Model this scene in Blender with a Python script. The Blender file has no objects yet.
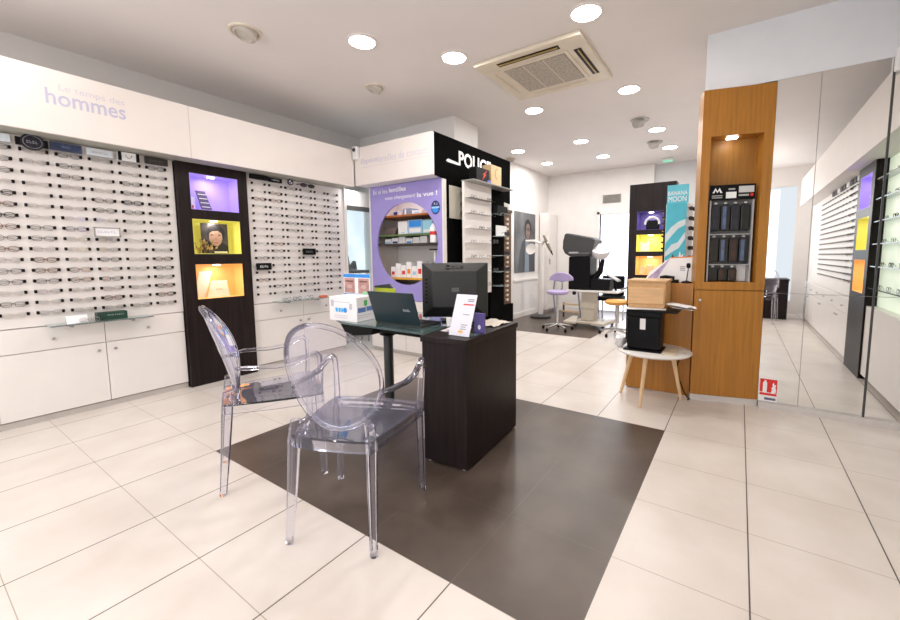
import bpy, bmesh, math, random
from mathutils import Vector as V, Matrix
random.seed(7)
C = bpy.context.scene.collection
PI = math.pi
ORD = ['first','second','third','fourth','fifth','sixth','seventh','eighth','ninth','tenth','eleventh','twelfth','thirteenth','fourteenth','fifteenth','sixteenth']
# ------------------------------------------------------------------ materials
MATS = {}
def mat(name, col, rough=.5, metal=0, emit=0, var=.06, scale=6, spec=.5, coat=0, bump=0, stretch=None):
    if name in MATS: return MATS[name]
    m = bpy.data.materials.new(name); m.use_nodes = True
    n = m.node_tree.nodes; l = m.node_tree.links
    b = n['Principled BSDF']
    b.inputs['Roughness'].default_value = rough; b.inputs['Metallic'].default_value = metal
    b.inputs['Specular IOR Level'].default_value = spec; b.inputs['Coat Weight'].default_value = coat
    tc = n.new('ShaderNodeTexCoord'); nz = n.new('ShaderNodeTexNoise'); nz.inputs['Scale'].default_value = scale
    nz.inputs['Detail'].default_value = 4
    if stretch:
        mp = n.new('ShaderNodeMapping'); mp.inputs['Scale'].default_value = stretch
        l.new(tc.outputs['Object'], mp.inputs['Vector']); l.new(mp.outputs['Vector'], nz.inputs['Vector'])
    else: l.new(tc.outputs['Object'], nz.inputs['Vector'])
    r = n.new('ShaderNodeValToRGB'); r.color_ramp.elements[0].position = .3; r.color_ramp.elements[1].position = .7
    r.color_ramp.elements[0].color = [max(0, c*(1-var)) for c in col[:3]] + [1]
    r.color_ramp.elements[1].color = [min(1, c*(1+var)) for c in col[:3]] + [1]
    l.new(nz.outputs['Fac'], r.inputs['Fac']); l.new(r.outputs['Color'], b.inputs['Base Color'])
    if emit:
        l.new(r.outputs['Color'], b.inputs['Emission Color']); b.inputs['Emission Strength'].default_value = emit
    if bump:
        bp = n.new('ShaderNodeBump'); bp.inputs['Strength'].default_value = bump; bp.inputs['Distance'].default_value = .01
        l.new(nz.outputs['Fac'], bp.inputs['Height']); l.new(bp.outputs['Normal'], b.inputs['Normal'])
    MATS[name] = m; return m
def clear(name, tint, edge, lo=.06, hi=.75, rough=.08, power=.5):
    """clear plastic / glass: light passes straight through, edges pick up a milky tint"""
    m = bpy.data.materials.new(name); m.use_nodes = True
    n = m.node_tree.nodes; l = m.node_tree.links; n.clear()
    out = n.new('ShaderNodeOutputMaterial'); mix = n.new('ShaderNodeMixShader')
    t = n.new('ShaderNodeBsdfTransparent'); t.inputs['Color'].default_value = (*tint, 1)
    p = n.new('ShaderNodeBsdfPrincipled'); p.inputs['Roughness'].default_value = rough
    nz = n.new('ShaderNodeTexNoise'); nz.inputs['Scale'].default_value = 9
    rp = n.new('ShaderNodeValToRGB'); rp.color_ramp.elements[0].color = [c*.93 for c in edge]+[1]; rp.color_ramp.elements[1].color = [*edge, 1]
    l.new(nz.outputs['Fac'], rp.inputs['Fac']); l.new(rp.outputs['Color'], p.inputs['Base Color'])
    lw = n.new('ShaderNodeLayerWeight'); lw.inputs['Blend'].default_value = power
    mr = n.new('ShaderNodeMapRange'); mr.inputs['To Min'].default_value = lo; mr.inputs['To Max'].default_value = hi
    l.new(lw.outputs['Facing'], mr.inputs['Value']); l.new(mr.outputs['Result'], mix.inputs['Fac'])
    l.new(t.outputs[0], mix.inputs[1]); l.new(p.outputs[0], mix.inputs[2])
    g = n.new('ShaderNodeBsdfGlossy'); g.inputs['Roughness'].default_value = rough*.6; g.inputs['Color'].default_value = (.96, .96, 1, 1)
    fr = n.new('ShaderNodeFresnel'); fr.inputs['IOR'].default_value = 1.45; m2 = n.new('ShaderNodeMixShader')
    l.new(fr.outputs[0], m2.inputs['Fac']); l.new(mix.outputs[0], m2.inputs[1]); l.new(g.outputs[0], m2.inputs[2]); l.new(m2.outputs[0], out.inputs['Surface'])
    MATS[name] = m; return m
TS, TX, TY = .45, .612, .8155           # floor tile pitch and grid origin
def floor_mat():
    m = bpy.data.materials.new('floor_tiles'); m.use_nodes = True
    n = m.node_tree.nodes; l = m.node_tree.links; b = n['Principled BSDF']
    geo = n.new('ShaderNodeNewGeometry'); sep = n.new('ShaderNodeSeparateXYZ'); l.new(geo.outputs['Position'], sep.inputs[0])
    def mth(op, a, c=None):
        k = n.new('ShaderNodeMath'); k.operation = op
        for i, v in enumerate((a, c)):
            if v is None: continue
            if isinstance(v, (int, float)): k.inputs[i].default_value = v
            else: l.new(v, k.inputs[i])
        return k.outputs[0]
    x, y = sep.outputs[0], sep.outputs[1]
    def dist(c, o):
        u = mth('DIVIDE', mth('SUBTRACT', c, o), TS)
        return mth('MULTIPLY', mth('ABSOLUTE', mth('SUBTRACT', mth('FRACT', mth('ADD', u, 40.5)), .5)), TS)
    gx = mth('LESS_THAN', dist(x, TX), .0016); gy = mth('LESS_THAN', dist(y, TY), .0026)
    def inside(c, a, bb): return mth('MULTIPLY', mth('GREATER_THAN', c, a), mth('LESS_THAN', c, bb))
    r1 = mth('MULTIPLY', inside(x, TX+TS, TX+5*TS), inside(y, TY-TS, TY+4*TS))
    r2 = mth('MULTIPLY', mth('GREATER_THAN', x, TX+11*TS), mth('GREATER_THAN', y, TY+2*TS))
    brown = mth('MAXIMUM', r1, r2)
    def noise(sc, det=5):
        k = n.new('ShaderNodeTexNoise'); k.inputs['Scale'].default_value = sc; k.inputs['Detail'].default_value = det
        l.new(geo.outputs['Position'], k.inputs['Vector']); return k.outputs['Fac']
    def ramp(f, c0, c1):
        k = n.new('ShaderNodeValToRGB'); k.color_ramp.elements[0].position = .3; k.color_ramp.elements[1].position = .72
        k.color_ramp.elements[0].color = (*c0, 1); k.color_ramp.elements[1].color = (*c1, 1); l.new(f, k.inputs['Fac']); return k.outputs['Color']
    def mix(f, a, c):
        k = n.new('ShaderNodeMix'); k.data_type = 'RGBA'; l.new(f, k.inputs['Factor'])
        for i, v in ((6, a), (7, c)):
            if isinstance(v, tuple): k.inputs[i].default_value = (*v, 1)
            else: l.new(v, k.inputs[i])
        return k.outputs[2]
    cream = ramp(noise(3.2), (.665, .60, .55), (.765, .71, .665))
    dark = ramp(noise(2.6), (.062, .044, .035), (.125, .094, .075))
    cream = mix(gx, cream, (.42, .36, .31)); cream = mix(gy, cream, (.10, .085, .075))
    g = mth('MAXIMUM', gx, gy); dark = mix(g, dark, (.115, .09, .075))
    l.new(mix(brown, cream, dark), b.inputs['Base Color'])
    b.inputs['Roughness'].default_value = .33; b.inputs['Specular IOR Level'].default_value = .45
    return m
white = mat('white_lacquer', (.80, .76, .735), .35, var=.015)
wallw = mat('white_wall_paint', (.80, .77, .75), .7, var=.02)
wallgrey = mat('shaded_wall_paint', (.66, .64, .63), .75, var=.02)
ceilm = mat('ceiling_paint', (.80, .755, .735), .8, var=.02, scale=2)
fasc = mat('cream_fascia', (.80, .735, .70), .45, var=.015)
panelw = mat('display_panel_white', (.80, .76, .735), .4, var=.02)
grey_line = mat('grey_gap', (.35, .33, .32), .6)
wenge = mat('wenge_wood', (.016, .010, .010), .42, spec=.18, var=.4, scale=5, stretch=(9, 9, .6))
blackm = mat('black_plastic', (.005, .005, .006), .42, spec=.15)
blackmatt = mat('black_matt_panel', (.003, .003, .003), .85, var=.2, spec=.03)
darkgrey = mat('dark_grey_plastic', (.035, .036, .038), .4)
oak = mat('honey_oak_veneer', (.40, .165, .022), .38, var=.16, scale=7, stretch=(7, 7, .35))
oak_in = mat('oak_inside', (.36, .16, .025), .45, var=.14, scale=7, stretch=(7, 7, .35))
beech = mat('pale_beech', (.78, .55, .32), .45, var=.1, scale=8, stretch=(5, 5, .5))
chrome = mat('chrome', (.75, .75, .76), .15, 1)
steel = mat('brushed_steel', (.45, .45, .46), .3, 1)
beige = mat('beige_plastic', (.66, .60, .50), .45)
acbeige = mat('yellowed_cream_plastic', (.74, .66, .54), .5)
lilac_p = mat('purple_panel', (.34, .29, .66), .42, var=.03)
lilac = mat('lilac_cushion', (.44, .36, .60), .6)
orange_seat = mat('orange_cushion', (.78, .36, .07), .5)
paper = mat('white_paper', (.86, .85, .86), .6, var=.02)
blue = mat('print_blue', (.03, .28, .80), .5); lblue = mat('pale_blue_print', (.35, .62, .88), .5)
navy = mat('navy', (.03, .04, .16), .4); red = mat('red_print', (.72, .02, .02), .45)
greenp = mat('green_print', (.10, .50, .12), .5); lime = mat('lime_card', (.50, .58, .03), .5)
lav_text = mat('faint_lavender_lettering', (.52, .51, .66), .5, var=.02)
pale_text = mat('very_faint_lettering', (.62, .585, .68), .5, var=.02)
white_text = mat('white_lettering', (.9, .9, .92), .5, var=.01)
grey_text = mat('grey_print', (.25, .24, .3), .5)
card_tan = mat('tan_cardboard', (.56, .36, .19), .65, var=.08)
skin = mat('printed_skin', (.42, .25, .18), .6, var=.15, scale=25); hairm = mat('printed_dark', (.015, .013, .014), .6)
gold = mat('dull_gold', (.5, .34, .12), .35, .6)
greenbox = mat('dark_green_case', (.010, .045, .03), .45)
teal = mat('turquoise_print', (.05, .44, .56), .45); paleblue = mat('pale_grey_print', (.62, .72, .76), .5)
brownrack = mat('brown_gold_wood', (.10, .045, .015), .4)
shelf_or = mat('orange_shelf_wood', (.42, .13, .03), .5); shelf_gr = mat('green_shelf', (.10, .16, .05), .5); shelf_dk = mat('dark_shelf', (.05, .035, .03), .5); shelf_yl = mat('yellow_shelf', (.72, .36, .04), .5)
nviolet = mat('niche_violet', (.42, .31, .80), .5, emit=.30); nyellow = mat('niche_yellow', (.70, .64, .13), .5, emit=.30); norange = mat('niche_orange', (.85, .43, .13), .5, emit=.35)
lampon = mat('lit_lamp', (1, .96, .9), .5, emit=30, var=0)
nlamp = mat('niche_lamp_lit', (1, .95, .88), .5, emit=9, var=0)
laptop_m = mat('dark_teal_laptop', (.012, .028, .036), .3)
ghost = clear('clear_polycarbonate', (.976, .975, .988), (.60, .57, .74), .010, .70, .05, .17)
glass = clear('clear_glass', (.86, .93, .91), (.45, .62, .58), .06, .6, .03, .4)
lensm = clear('spectacle_lens', (.985, .985, .985), (.85, .85, .86), .01, .12, .05)
sunlens = mat('dark_sun_lens', (.02, .018, .022), .1)
dtop = clear('teal_glass_top', (.40, .50, .48), (.20, .32, .31), .25, .7, .06, .4)
mirror_m = mat('mirror_silver', (.88, .885, .87), .015, 1, var=.003)
wire = mat('thin_dark_wire', (.10, .09, .095), .35, .4); wire_s = mat('thin_silver_wire', (.56, .53, .52), .3, .6); wire_b = mat('brown_rim', (.20, .10, .06), .35)
rims = mat('pale_rimless_wire', (.70, .65, .61), .3, .3)
# ------------------------------------------------------------------ geometry kit
def box(bm, x0, y0, z0, x1, y1, z1):
    vs = [bm.verts.new(p) for p in ((x0,y0,z0),(x1,y0,z0),(x1,y1,z0),(x0,y1,z0),(x0,y0,z1),(x1,y0,z1),(x1,y1,z1),(x0,y1,z1))]
    for f in ((0,3,2,1),(4,5,6,7),(0,1,5,4),(1,2,6,5),(2,3,7,6),(3,0,4,7)): bm.faces.new([vs[i] for i in f])
    return bm
def B(*a): return box(bmesh.new(), *[min(a[0],a[3]),min(a[1],a[4]),min(a[2],a[5]),max(a[0],a[3]),max(a[1],a[4]),max(a[2],a[5])])
def bx(bm, *a): return box(bm, *[min(a[0],a[3]),min(a[1],a[4]),min(a[2],a[5]),max(a[0],a[3]),max(a[1],a[4]),max(a[2],a[5])])
def tube(bm, pts, r, n=8, closed=False, flat=1.0):
    pts = [V(p) for p in pts]; N = len(pts); rings = []; up0 = None
    for i, p in enumerate(pts):
        a = pts[(i-1) % N] if (i or closed) else p; b = pts[(i+1) % N] if (i < N-1 or closed) else p
        d = (b-a).normalized()
        if up0 is None:
            up0 = V((0,0,1)) if abs(d.z) < .9 else V((1,0,0))
        s = d.cross(up0)
        if s.length < 1e-4: s = d.cross(V((1,0,0)))
        s.normalize(); u = s.cross(d); up0 = u
        rr = r[i] if isinstance(r, (list, tuple)) else r
        rings.append([bm.verts.new(p + s*math.cos(2*PI*k/n)*rr + u*math.sin(2*PI*k/n)*rr*flat) for k in range(n)])
    for i in range(N if closed else N-1):
        A, Bq = rings[i], rings[(i+1) % N]
        for k in range(n): bm.faces.new((A[k], A[(k+1)%n], Bq[(k+1)%n], Bq[k]))
    if not closed:
        bm.faces.new(rings[0][::-1]); bm.faces.new(rings[-1])
    return bm
def T(*a, **k): return tube(bmesh.new(), *a, **k)
def lathe(bm, prof, n=24, c=(0,0,0), M=None):
    rings = []; M = M or Matrix()
    for r, z in prof: rings.append([bm.verts.new(V(c) + M @ V((r*math.cos(2*PI*k/n), r*math.sin(2*PI*k/n), z))) for k in range(n)])
    for a, b in zip(rings, rings[1:]):
        for k in range(n): bm.faces.new((a[k], a[(k+1)%n], b[(k+1)%n], b[k]))
    bm.faces.new(rings[0][::-1]); bm.faces.new(rings[-1]); return bm
def L(*a, **k): return lathe(bmesh.new(), *a, **k)
def prism(bm, base, off):
    o = V(off); a = [bm.verts.new(V(p)) for p in base]; b = [bm.verts.new(V(p)+o) for p in base]; n = len(a)
    bm.faces.new(a[::-1]); bm.faces.new(b)
    for i in range(n): bm.faces.new((a[i], a[(i+1)%n], b[(i+1)%n], b[i]))
    return bm
def P(*a): return prism(bmesh.new(), *a)
class Fr:                                   # a drawing plane on a real surface
    def __init__(s, o, r, u): s.o, s.r, s.u = V(o), V(r).normalized(), V(u).normalized(); s.n = s.r.cross(s.u)
    def p(s, x, y, d=0): return s.o + s.r*x + s.u*y + s.n*d
    def poly(s, pts, d=0, th=.001, bm=None): return prism(bm or bmesh.new(), [s.p(x, y, d) for x, y in pts], s.n*th)
    def rect(s, x0, y0, x1, y1, d=0, th=.001, bm=None): return s.poly([(x0,y0),(x1,y0),(x1,y1),(x0,y1)], d, th, bm)
    def ell(s, cx, cy, rx, ry, d=0, th=.001, bm=None, n=24, a0=0, a1=2*PI):
        return s.poly([(cx+rx*math.cos(a0+(a1-a0)*k/n), cy+ry*math.sin(a0+(a1-a0)*k/n)) for k in range(n)], d, th, bm)
    def lines(s, x0, x1, ys, h, d, jitter=.3):
        b = bmesh.new()
        for y in ys: s.rect(x0, y, x1-(x1-x0)*random.random()*jitter, y+h, d, .0006, b)
        return b
def facing_room(x, y, z): return Fr((x, y, z), (1,0,0), (0,0,1))       # on the left wall: right = +X, normal = -Y
def facing_front(x, y, z): return Fr((x, y, z), (0,-1,0), (0,0,1))     # on cross walls: right = -Y, normal = -X
def facing_left(x, y, z): return Fr((x, y, z), (-1,0,0), (0,0,1))      # on the right wall: normal = +Y
def obj(name, bm, m, parent=None, smooth=False, bev=0, label=None, kind=None, local=False):
    bmesh.ops.recalc_face_normals(bm, faces=bm.faces)
    if parent is not None and not local: bm.transform(base_matrix(parent).inverted())
    me = bpy.data.meshes.new(name); bm.to_mesh(me); bm.free()
    if smooth: me.shade_smooth(); 
    o = bpy.data.objects.new(name, me); C.objects.link(o); me.materials.append(m)
    if parent is not None: o.parent = parent
    if bev:
        md = o.modifiers.new('bevel', 'BEVEL'); md.width = bev; md.segments = 2; md.limit_method = 'ANGLE'
    if smooth:
        me.set_sharp_from_angle(angle=math.radians(40))
    if label: o['label'] = label
    if kind: o['kind'] = kind
    return o
def base_matrix(o):
    m = Matrix.Translation(o.location) @ o.rotation_euler.to_matrix().to_4x4()
    return base_matrix(o.parent) @ m if o.parent else m
def thing(name, label, cat, loc=(0,0,0), rotz=0, group=None):
    o = bpy.data.objects.new(name, None); C.objects.link(o); o.empty_display_size = .05
    o.location = loc; o.rotation_euler = (0,0,rotz); o['label'] = label; o['category'] = cat
    if group: o['group'] = group
    return o
def tag(o, label, cat, group=None):
    o['label'] = label; o['category'] = cat
    if group: o['group'] = group
    return o
def struct(name, bm, m): return obj(name, bm, m, kind='structure')
def dup(root, loc, rot, label, group=None):
    r = root.copy(); C.objects.link(r); r.location = loc; r.rotation_euler = rot if isinstance(rot, tuple) else (0,0,rot); r['label'] = label
    if group: r['group'] = group
    for ch in KIDS(root):
        c = ch.copy(); C.objects.link(c); c.parent = r
        for g in KIDS(ch):
            d = g.copy(); C.objects.link(d); d.parent = c
    return r
_k = {}
def KIDS(o):
    if o.name not in _k: _k[o.name] = list(o.children)
    return _k[o.name]
def text(name, s, fr, x, y, m, parent, w=None, h=None, d=.001, bold=0, th=.0008, shear=0, label=None):
    """lettering whose lower left corner is at x, y on the plane, stretched to w by h"""
    cu = bpy.data.curves.new('t', 'FONT'); cu.body = s; cu.offset = bold; cu.shear = shear; cu.resolution_u = 3
    o = bpy.data.objects.new('t', cu); C.objects.link(o)
    me = bpy.data.meshes.new_from_object(o.evaluated_get(bpy.context.evaluated_depsgraph_get()))
    bpy.data.objects.remove(o); bm = bmesh.new(); bm.from_mesh(me); bpy.data.meshes.remove(me)
    xs = [v.co.x for v in bm.verts]; ys = [v.co.y for v in bm.verts]
    x0, x1, y0, y1 = min(xs), max(xs), min(ys), max(ys)
    sy = h/(y1-y0) if h else None; sx = w/(x1-x0) if w else sy
    if sy is None: sy = sx
    for v in bm.verts: v.co = fr.p(x+(v.co.x-x0)*sx, y+(v.co.y-y0)*sy, d)
    return obj(name, bm, m, parent, label=label)
def marks(name, fr, x, y, m, parent, w, h, n=7, d=.001, seed=1):
    rm = random.Random(seed); b = bmesh.new(); st = w/n
    for k in range(n):
        a0 = x+k*st; ww = st*.7
        if k % 2: fr.rect(a0, y, a0+ww*.35, y+h, d, .0008, b); fr.rect(a0+ww*.36, y, a0+ww, y+h*.25, d, .0008, b)
        else: fr.rect(a0, y+h*rm.choice((0, .15)), a0+ww, y+h*.3, d, .0008, b); fr.rect(a0, y+h*.75, a0+ww, y+h, d, .0008, b); fr.rect(a0, y+h*.31, a0+ww*.3, y+h*.74, d, .0008, b)
    return obj(name, b, m, parent)
# ------------------------------------------------------------------ room shell
ZC = 2.87
XF, XB, YR, YL = -2.6, 8.2, -1.22, 4.65
struct('floor', B(XF-.1, YR-.4, -.05, 9.0, YL+.1, 0), floor_mat())
struct('ceiling', B(XF-.1, YR-.4, ZC, 9.0, YL+.1, ZC+.05), ceilm)
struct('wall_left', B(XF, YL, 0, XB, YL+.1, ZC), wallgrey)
struct('wall_right', B(XF, YR-.1, 0, 3.95, YR, ZC), wallw)
b = B(3.75, YR, 0, 3.95, -.178, 2.43); bx(b, 3.90, -.178, 0, 3.95, .27, 2.43); struct('wall_mirror_side', b, wallw)
struct('trim_bulkhead', B(3.735, YR, 2.432, 3.95, .29, ZC), mat('cool_white_paint', (.74, .76, .80), .7, var=.02))
struct('wall_rear_right', B(3.95, .1, 0, 8.5, .2, ZC), wallw)
b = B(XB, 2.39, 0, XB+.1, YL, ZC); bx(b, XB, 1.75, 2.0, XB+.1, 2.39, ZC); bx(b, XB, 1.4, 0, XB+.1, 1.75, ZC); struct('wall_back', b, wallw)
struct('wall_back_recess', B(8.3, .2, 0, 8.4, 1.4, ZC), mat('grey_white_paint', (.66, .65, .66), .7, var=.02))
struct('wall_consulting_room', B(6.45, 3.5, 0, XB, YL, ZC), wallw)
struct('wall_pillar', B(4.03, 2.95, 0, 4.55, YL, ZC), wallw)
# shop front behind the camera: piers, lintel, a big glazed opening
b = B(XF-.1, YR, 0, XF, YR+.35, ZC); bx(b, XF-.1, YL-.3, 0, XF, YL, ZC); bx(b, XF-.1, YR+.35, 2.5, XF, YL-.3, ZC); bx(b, XF-.1, YR+.35, 0, XF, YL-.3, .25)
struct('wall_front', b, wallw)
# doorway in the back wall: frame, and sheer blind glowing in daylight
b = B(XB-.02, 2.39, 0, XB+.1, 2.44, 2.05); bx(b, XB-.02, 1.75, 2.0, XB+.1, 2.44, 2.05); bx(b, XB-.02, 1.70, 0, XB+.1, 1.75, 2.05)
d1 = struct('door_1', b, white)
# plinth under mirror and column
struct('baseboard_mirror', B(3.70, YR, 0, 3.75, -.172, .045), mat('pale_grey_plinth', (.62, .58, .56), .5))
struct('baseboard_consulting', B(6.43, 3.48, 0, XB, 3.5, .09), white)
struct('baseboard_back', B(XB-.015, 2.45, 0, XB, 3.48, .09), white)
# ------------------------------------------------------------------ ceiling fittings
dl = thing('downlight', 'x', 'ceiling light', (2.275, 2.555, ZC))
obj('trim_ring', L([(.118, ZC), (.118, ZC-.006), (.100, ZC-.012), (.098, ZC-.004)], 32, (2.275, 2.555, 0)), white, dl, True)
obj('lamp', L([(.097, ZC-.001), (.097, ZC-.008), (.05, ZC-.012)], 28, (2.275, 2.555, 0)), lampon, dl, True, label='glowing white lamp face')
spots = [(2.275,2.555,'lit round downlight, left of the two lights in front of the ceiling air conditioner'),
 (2.888,2.109,'lit round downlight just left of the ceiling air conditioner corner'),
 (2.903,.976,'largest lit downlight at the top edge, above the ceiling air conditioner'),
 (4.43,1.026,'lit round downlight right of the ceiling air conditioner, left of oak column'),
 (4.414,2.078,'lit round downlight just behind the ceiling air conditioner'),
 (5.968,2.043,'lit round downlight in the middle of the second row behind the air conditioner'),
 (6.006,1.012,'lit round downlight between the two tilted grey spotlights at right'),
 (7.064,2.029,'farthest middle lit downlight, above the grille of the back wall'),
 (7.101,.998,'lit round downlight just in front of the green exit light'),
 (5.934,3.07,'lit round downlight nearest the black lettered fascia'),
 (6.989,3.02,'farthest left lit downlight, by the consulting room poster wall')]
for i, (x, y, lb) in enumerate(spots):
    o = dl if i == 0 else dup(dl, (x, y, ZC), 0, lb, 'round downlights in the ceiling')
    o['label'] = lb; o['group'] = 'round downlights in the ceiling'
for x, y in ((.5,2.1),(.5,.5),(-1.2,.5),(-1.2,2.1),(-1.0,3.5),(.4,3.5)):
    dup(dl, (x, y, ZC), 0, 'round downlight in the ceiling near the shop front', 'downlights near the shop front')
def gimbal(x, y, lb, r=.10):
    t = thing('swivel_ceiling_lamp', lb, 'ceiling light', (x, y, ZC))
    obj('rim', L([(r*1.15, ZC), (r*1.12, ZC-.012), (r*.95, ZC-.012), (r*.9, ZC-.002)], 28, (x, y, 0)), acbeige, t, True)
    M = Matrix.Rotation(.35, 4, 'Y')
    obj('eyeball', L([(r*.88, -.004), (r*.85, -.03), (r*.6, -.045), (r*.55, -.03)], 24, (x, y, ZC), M), mat('greyed_cream', (.52, .48, .43), .5), t, True)
gimbal(1.686, 3.167, 'unlit cream swivel lamp in ceiling, leftmost, above the lettered fascia')
gimbal(2.925, 3.118, 'small unlit cream swivel lamp in ceiling above corner of the shop', .085)
gimbal(6.30, 3.40, 'unlit swivel lamp in ceiling half hidden by the black fascia', .08)
for x, y, lb in ((5.49, 1.127, 'grey tilted ceiling spotlight, nearer of the two'), (6.66, 1.144, 'grey tilted ceiling spotlight, farther of the two, by exit light')):
    t = thing('tilted_spotlight', lb, 'ceiling light', (x, y, ZC), 0, 'tilted grey spotlights')
    gm = mat('grey_spot_metal', (.42, .40, .37), .5)
    obj('base_ring', L([(.11, ZC), (.11, ZC-.012), (.08, ZC-.014)], 24, (x, y, 0)), gm, t, True)
    obj('lamp_head', L([(.045, -.10), (.055, -.09), (.062, .0), (.04, .015)], 20, (x-.02, y-.02, ZC-.035), Matrix.Rotation(1.15, 4, 'Y') @ Matrix.Rotation(.7, 4, 'X')), gm, t, True)
# ceiling cassette air conditioner
t = thing('ceiling_air_conditioner', 'square cream ceiling cassette air conditioner with grey intake grille', 'air conditioner', (3.54, 1.56, ZC))
x0, x1, y0, y1 = 3.08, 4.0, 1.08, 2.04
b = bmesh.new(); z0 = ZC-.035
bx(b, x0, y0, z0, x1, y1, ZC-.001)
obj('panel', b, acbeige, t, bev=.008)
g0 = .20
obj('intake_grille', B(x0+g0, y0+g0, z0-.012, x1-g0, y1-g0, z0-.001), mat('grille_grey', (.42, .37, .31), .6, var=.3, scale=60), t)
b = bmesh.new()
for k in (1, 2): yy = y0+g0+(y1-y0-2*g0)*k/3; bx(b, x0+g0, yy-.004, z0-.015, x1-g0, yy+.004, z0-.0125)
obj('grille_rib', b, acbeige, t)
b = B(x0+.165, y0+.165, z0-.008, x1-.165, y0+.195, z0-.001); bx(b, x0+.165, y1-.195, z0-.008, x1-.165, y1-.165, z0-.001); bx(b, x0+.165, y0+.197, z0-.008, x0+.195, y1-.197, z0-.001); bx(b, x1-.195, y0+.197, z0-.008, x1-.165, y1-.197, z0-.001)
obj('grille_frame', b, acbeige, t)
for a in ((x0+.06, y0+.20, x0+.12, y1-.20), (x1-.12, y0+.20, x1-.06, y1-.20), (x0+.20, y0+.06, x1-.20, y0+.12), (x0+.20, y1-.12, x1-.20, y1-.06)):
    dark = a[0] < x0+.1 or a[1] < y0+.1
    f = obj('air_slot', B(a[0], a[1], z0-.003, a[2], a[3], z0-.001), blackm if dark and not (a[3] > y1-.1) else acbeige, t)
    if a[2]-a[0] < .1: obj('louvre', B(a[0]+.018, a[1]+.01, z0-.012, a[0]+.030, a[3]-.01, z0-.004), gold if dark else acbeige, f)
    else: obj('louvre', B(a[0]+.01, a[1]+.018, z0-.012, a[2]-.01, a[1]+.030, z0-.004), gold if dark else acbeige, f)
# exit light, vent grille, motion sensors
t = thing('exit_light', 'small green lit emergency exit light on the ceiling near back wall', 'exit light', (7.87, 1.13, ZC))
obj('housing', B(7.83, 1.04, ZC-.04, 7.91, 1.22, ZC-.001), white, t, bev=.006)
obj('green_diffuser', B(7.82, 1.05, ZC-.07, 7.90, 1.21, ZC-.0405), mat('exit_green', (.25, .62, .45), .4, emit=.5), t, bev=.006, label='glowing green diffuser')
t = thing('vent_grille', 'grey slatted air grille high on the back wall above doorway', 'vent', (XB, 2.16, 2.30))
obj('frame', B(XB-.02, 1.985, 2.215, XB-.001, 2.335, 2.375), mat('vent_grey', (.33, .31, .29), .5), t, bev=.004)
for k in range(6): obj('slat', B(XB-.032, 2.0, 2.228+k*.024, XB-.0205, 2.32, 2.240+k*.024), mat('vent_slat', (.22, .20, .18), .5), t)
def sensor(x, y, z, lb):
    t = thing('motion_sensor', lb, 'sensor', (x, y, z))
    obj('housing', B(x-.05, y-.04, z, x-.001, y+.04, z+.15), mat('sensor_white', (.78, .77, .78), .35), t, bev=.012)
    obj('lens', L([(.022, 0), (.020, .01), (.008, .014)], 16, (x-.0515, y, z+.11), Matrix.Rotation(-PI/2, 4, 'Y')), darkgrey, t, True)
sensor(3.298, 3.845, 2.325, 'white motion sensor in the corner where the two cream fascias meet')
sensor(3.733, -.80, 2.33, 'white wall sensor at top of mirror joint by right edge')
# ------------------------------------------------------------------ spectacles
def rimpts(cx, w, h, y=0, n=18, k=2.6):
    r = []
    for i in range(n):
        a = 2*PI*i/n; c, s = math.cos(a), math.sin(a)
        r.append((cx+w*math.copysign(abs(c)**(2/k), c), y, h*math.copysign(abs(s)**(2/k), s) - (.002 if s < 0 else 0)))
    return r
def spec_bm(r, w=.027, h=.018, top=False, lens=False, temples=True, seg=18, nn=5):
    b = bmesh.new()
    for s in (-1, 1):
        tube(b, rimpts(s*.031, w*.88, h*.95, n=seg), r, nn, True)
        tube(b, [(s*.051, 0, .010), (s*.0545, .003, .009)], max(r*1.3, .0018), 5)
        if temples: tube(b, [(s*.054, .004, .009), (s*.02, .010+.004*(s+1), .006), (-s*.050, .010+.004*(s+1), -.012)], max(r*.9, .0012), 5)
    tube(b, [(-.0085, 0, .004), (-.004, -.003, .0075), (.004, -.003, .0075), (.0085, 0, .004)], max(r, .0013), 5)
    return b
def make_spec(name, r, m, lm, w=.027, h=.018):
    t = thing(name, 'x', 'glasses')
    obj('frame_front', spec_bm(r, w, h, temples=False), m, t, True, local=True)
    for s in (-1, 1):
        b = bmesh.new(); prism(b, rimpts(s*.031, w*.86, h*.93, y=-.0004), (0, .0008, 0)); obj('lens', b, lm, t, local=True)
        obj('temple', T([(s*.054, .004, .009), (s*.02, .011+.004*(s+1)/2, .006), (-s*.050, .011+.004*(s+1)/2, -.012)], max(r*.9, .0012), 5), m, t, True, local=True)
    return t
STY = {'d': ('thin dark wire-rimmed', .0013, wire), 'k': ('bold black-rimmed', .0020, blackm), 'b': ('brown-rimmed', .0018, wire_b),
       's': ('thin silver-rimmed', .0011, wire_s), 'p': ('pale rimless-looking', .0008, rims)}
FIRST = {}
def spec(sty, loc, rotz, label, group, simple=False):
    key = (sty, simple)
    if key not in FIRST:
        d, r, m = STY[sty]
        if simple:
            o = tag(obj('spectacles', spec_bm(r*1.0, seg=12, nn=4), m), label, 'glasses', group)
        else:
            o = make_spec('spectacles', r, m, lensm)
        FIRST[key] = o; o.location = loc; o.rotation_euler = (0,0,rotz); o['label'] = label; o['group'] = group; return o
    src = FIRST[key]
    return dup(src, loc, rotz, label, group)
peg0 = []
def peg(parent, x, y, z, m=None):
    if not peg0:
        b = bmesh.new(); bx(b, -.0070, 0, -.0110, .0070, .022, .0110)
        o = obj('peg', b, blackm, parent, bev=.002, local=True); peg0.append(o)
    else:
        o = peg0[0].copy(); C.objects.link(o); o.parent = parent
    o.location = V((x, y, z)) - parent.location
    return o
YP = 4.14
ROWZ = [1.93 - i*.0755 for i in range(16)]
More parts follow.
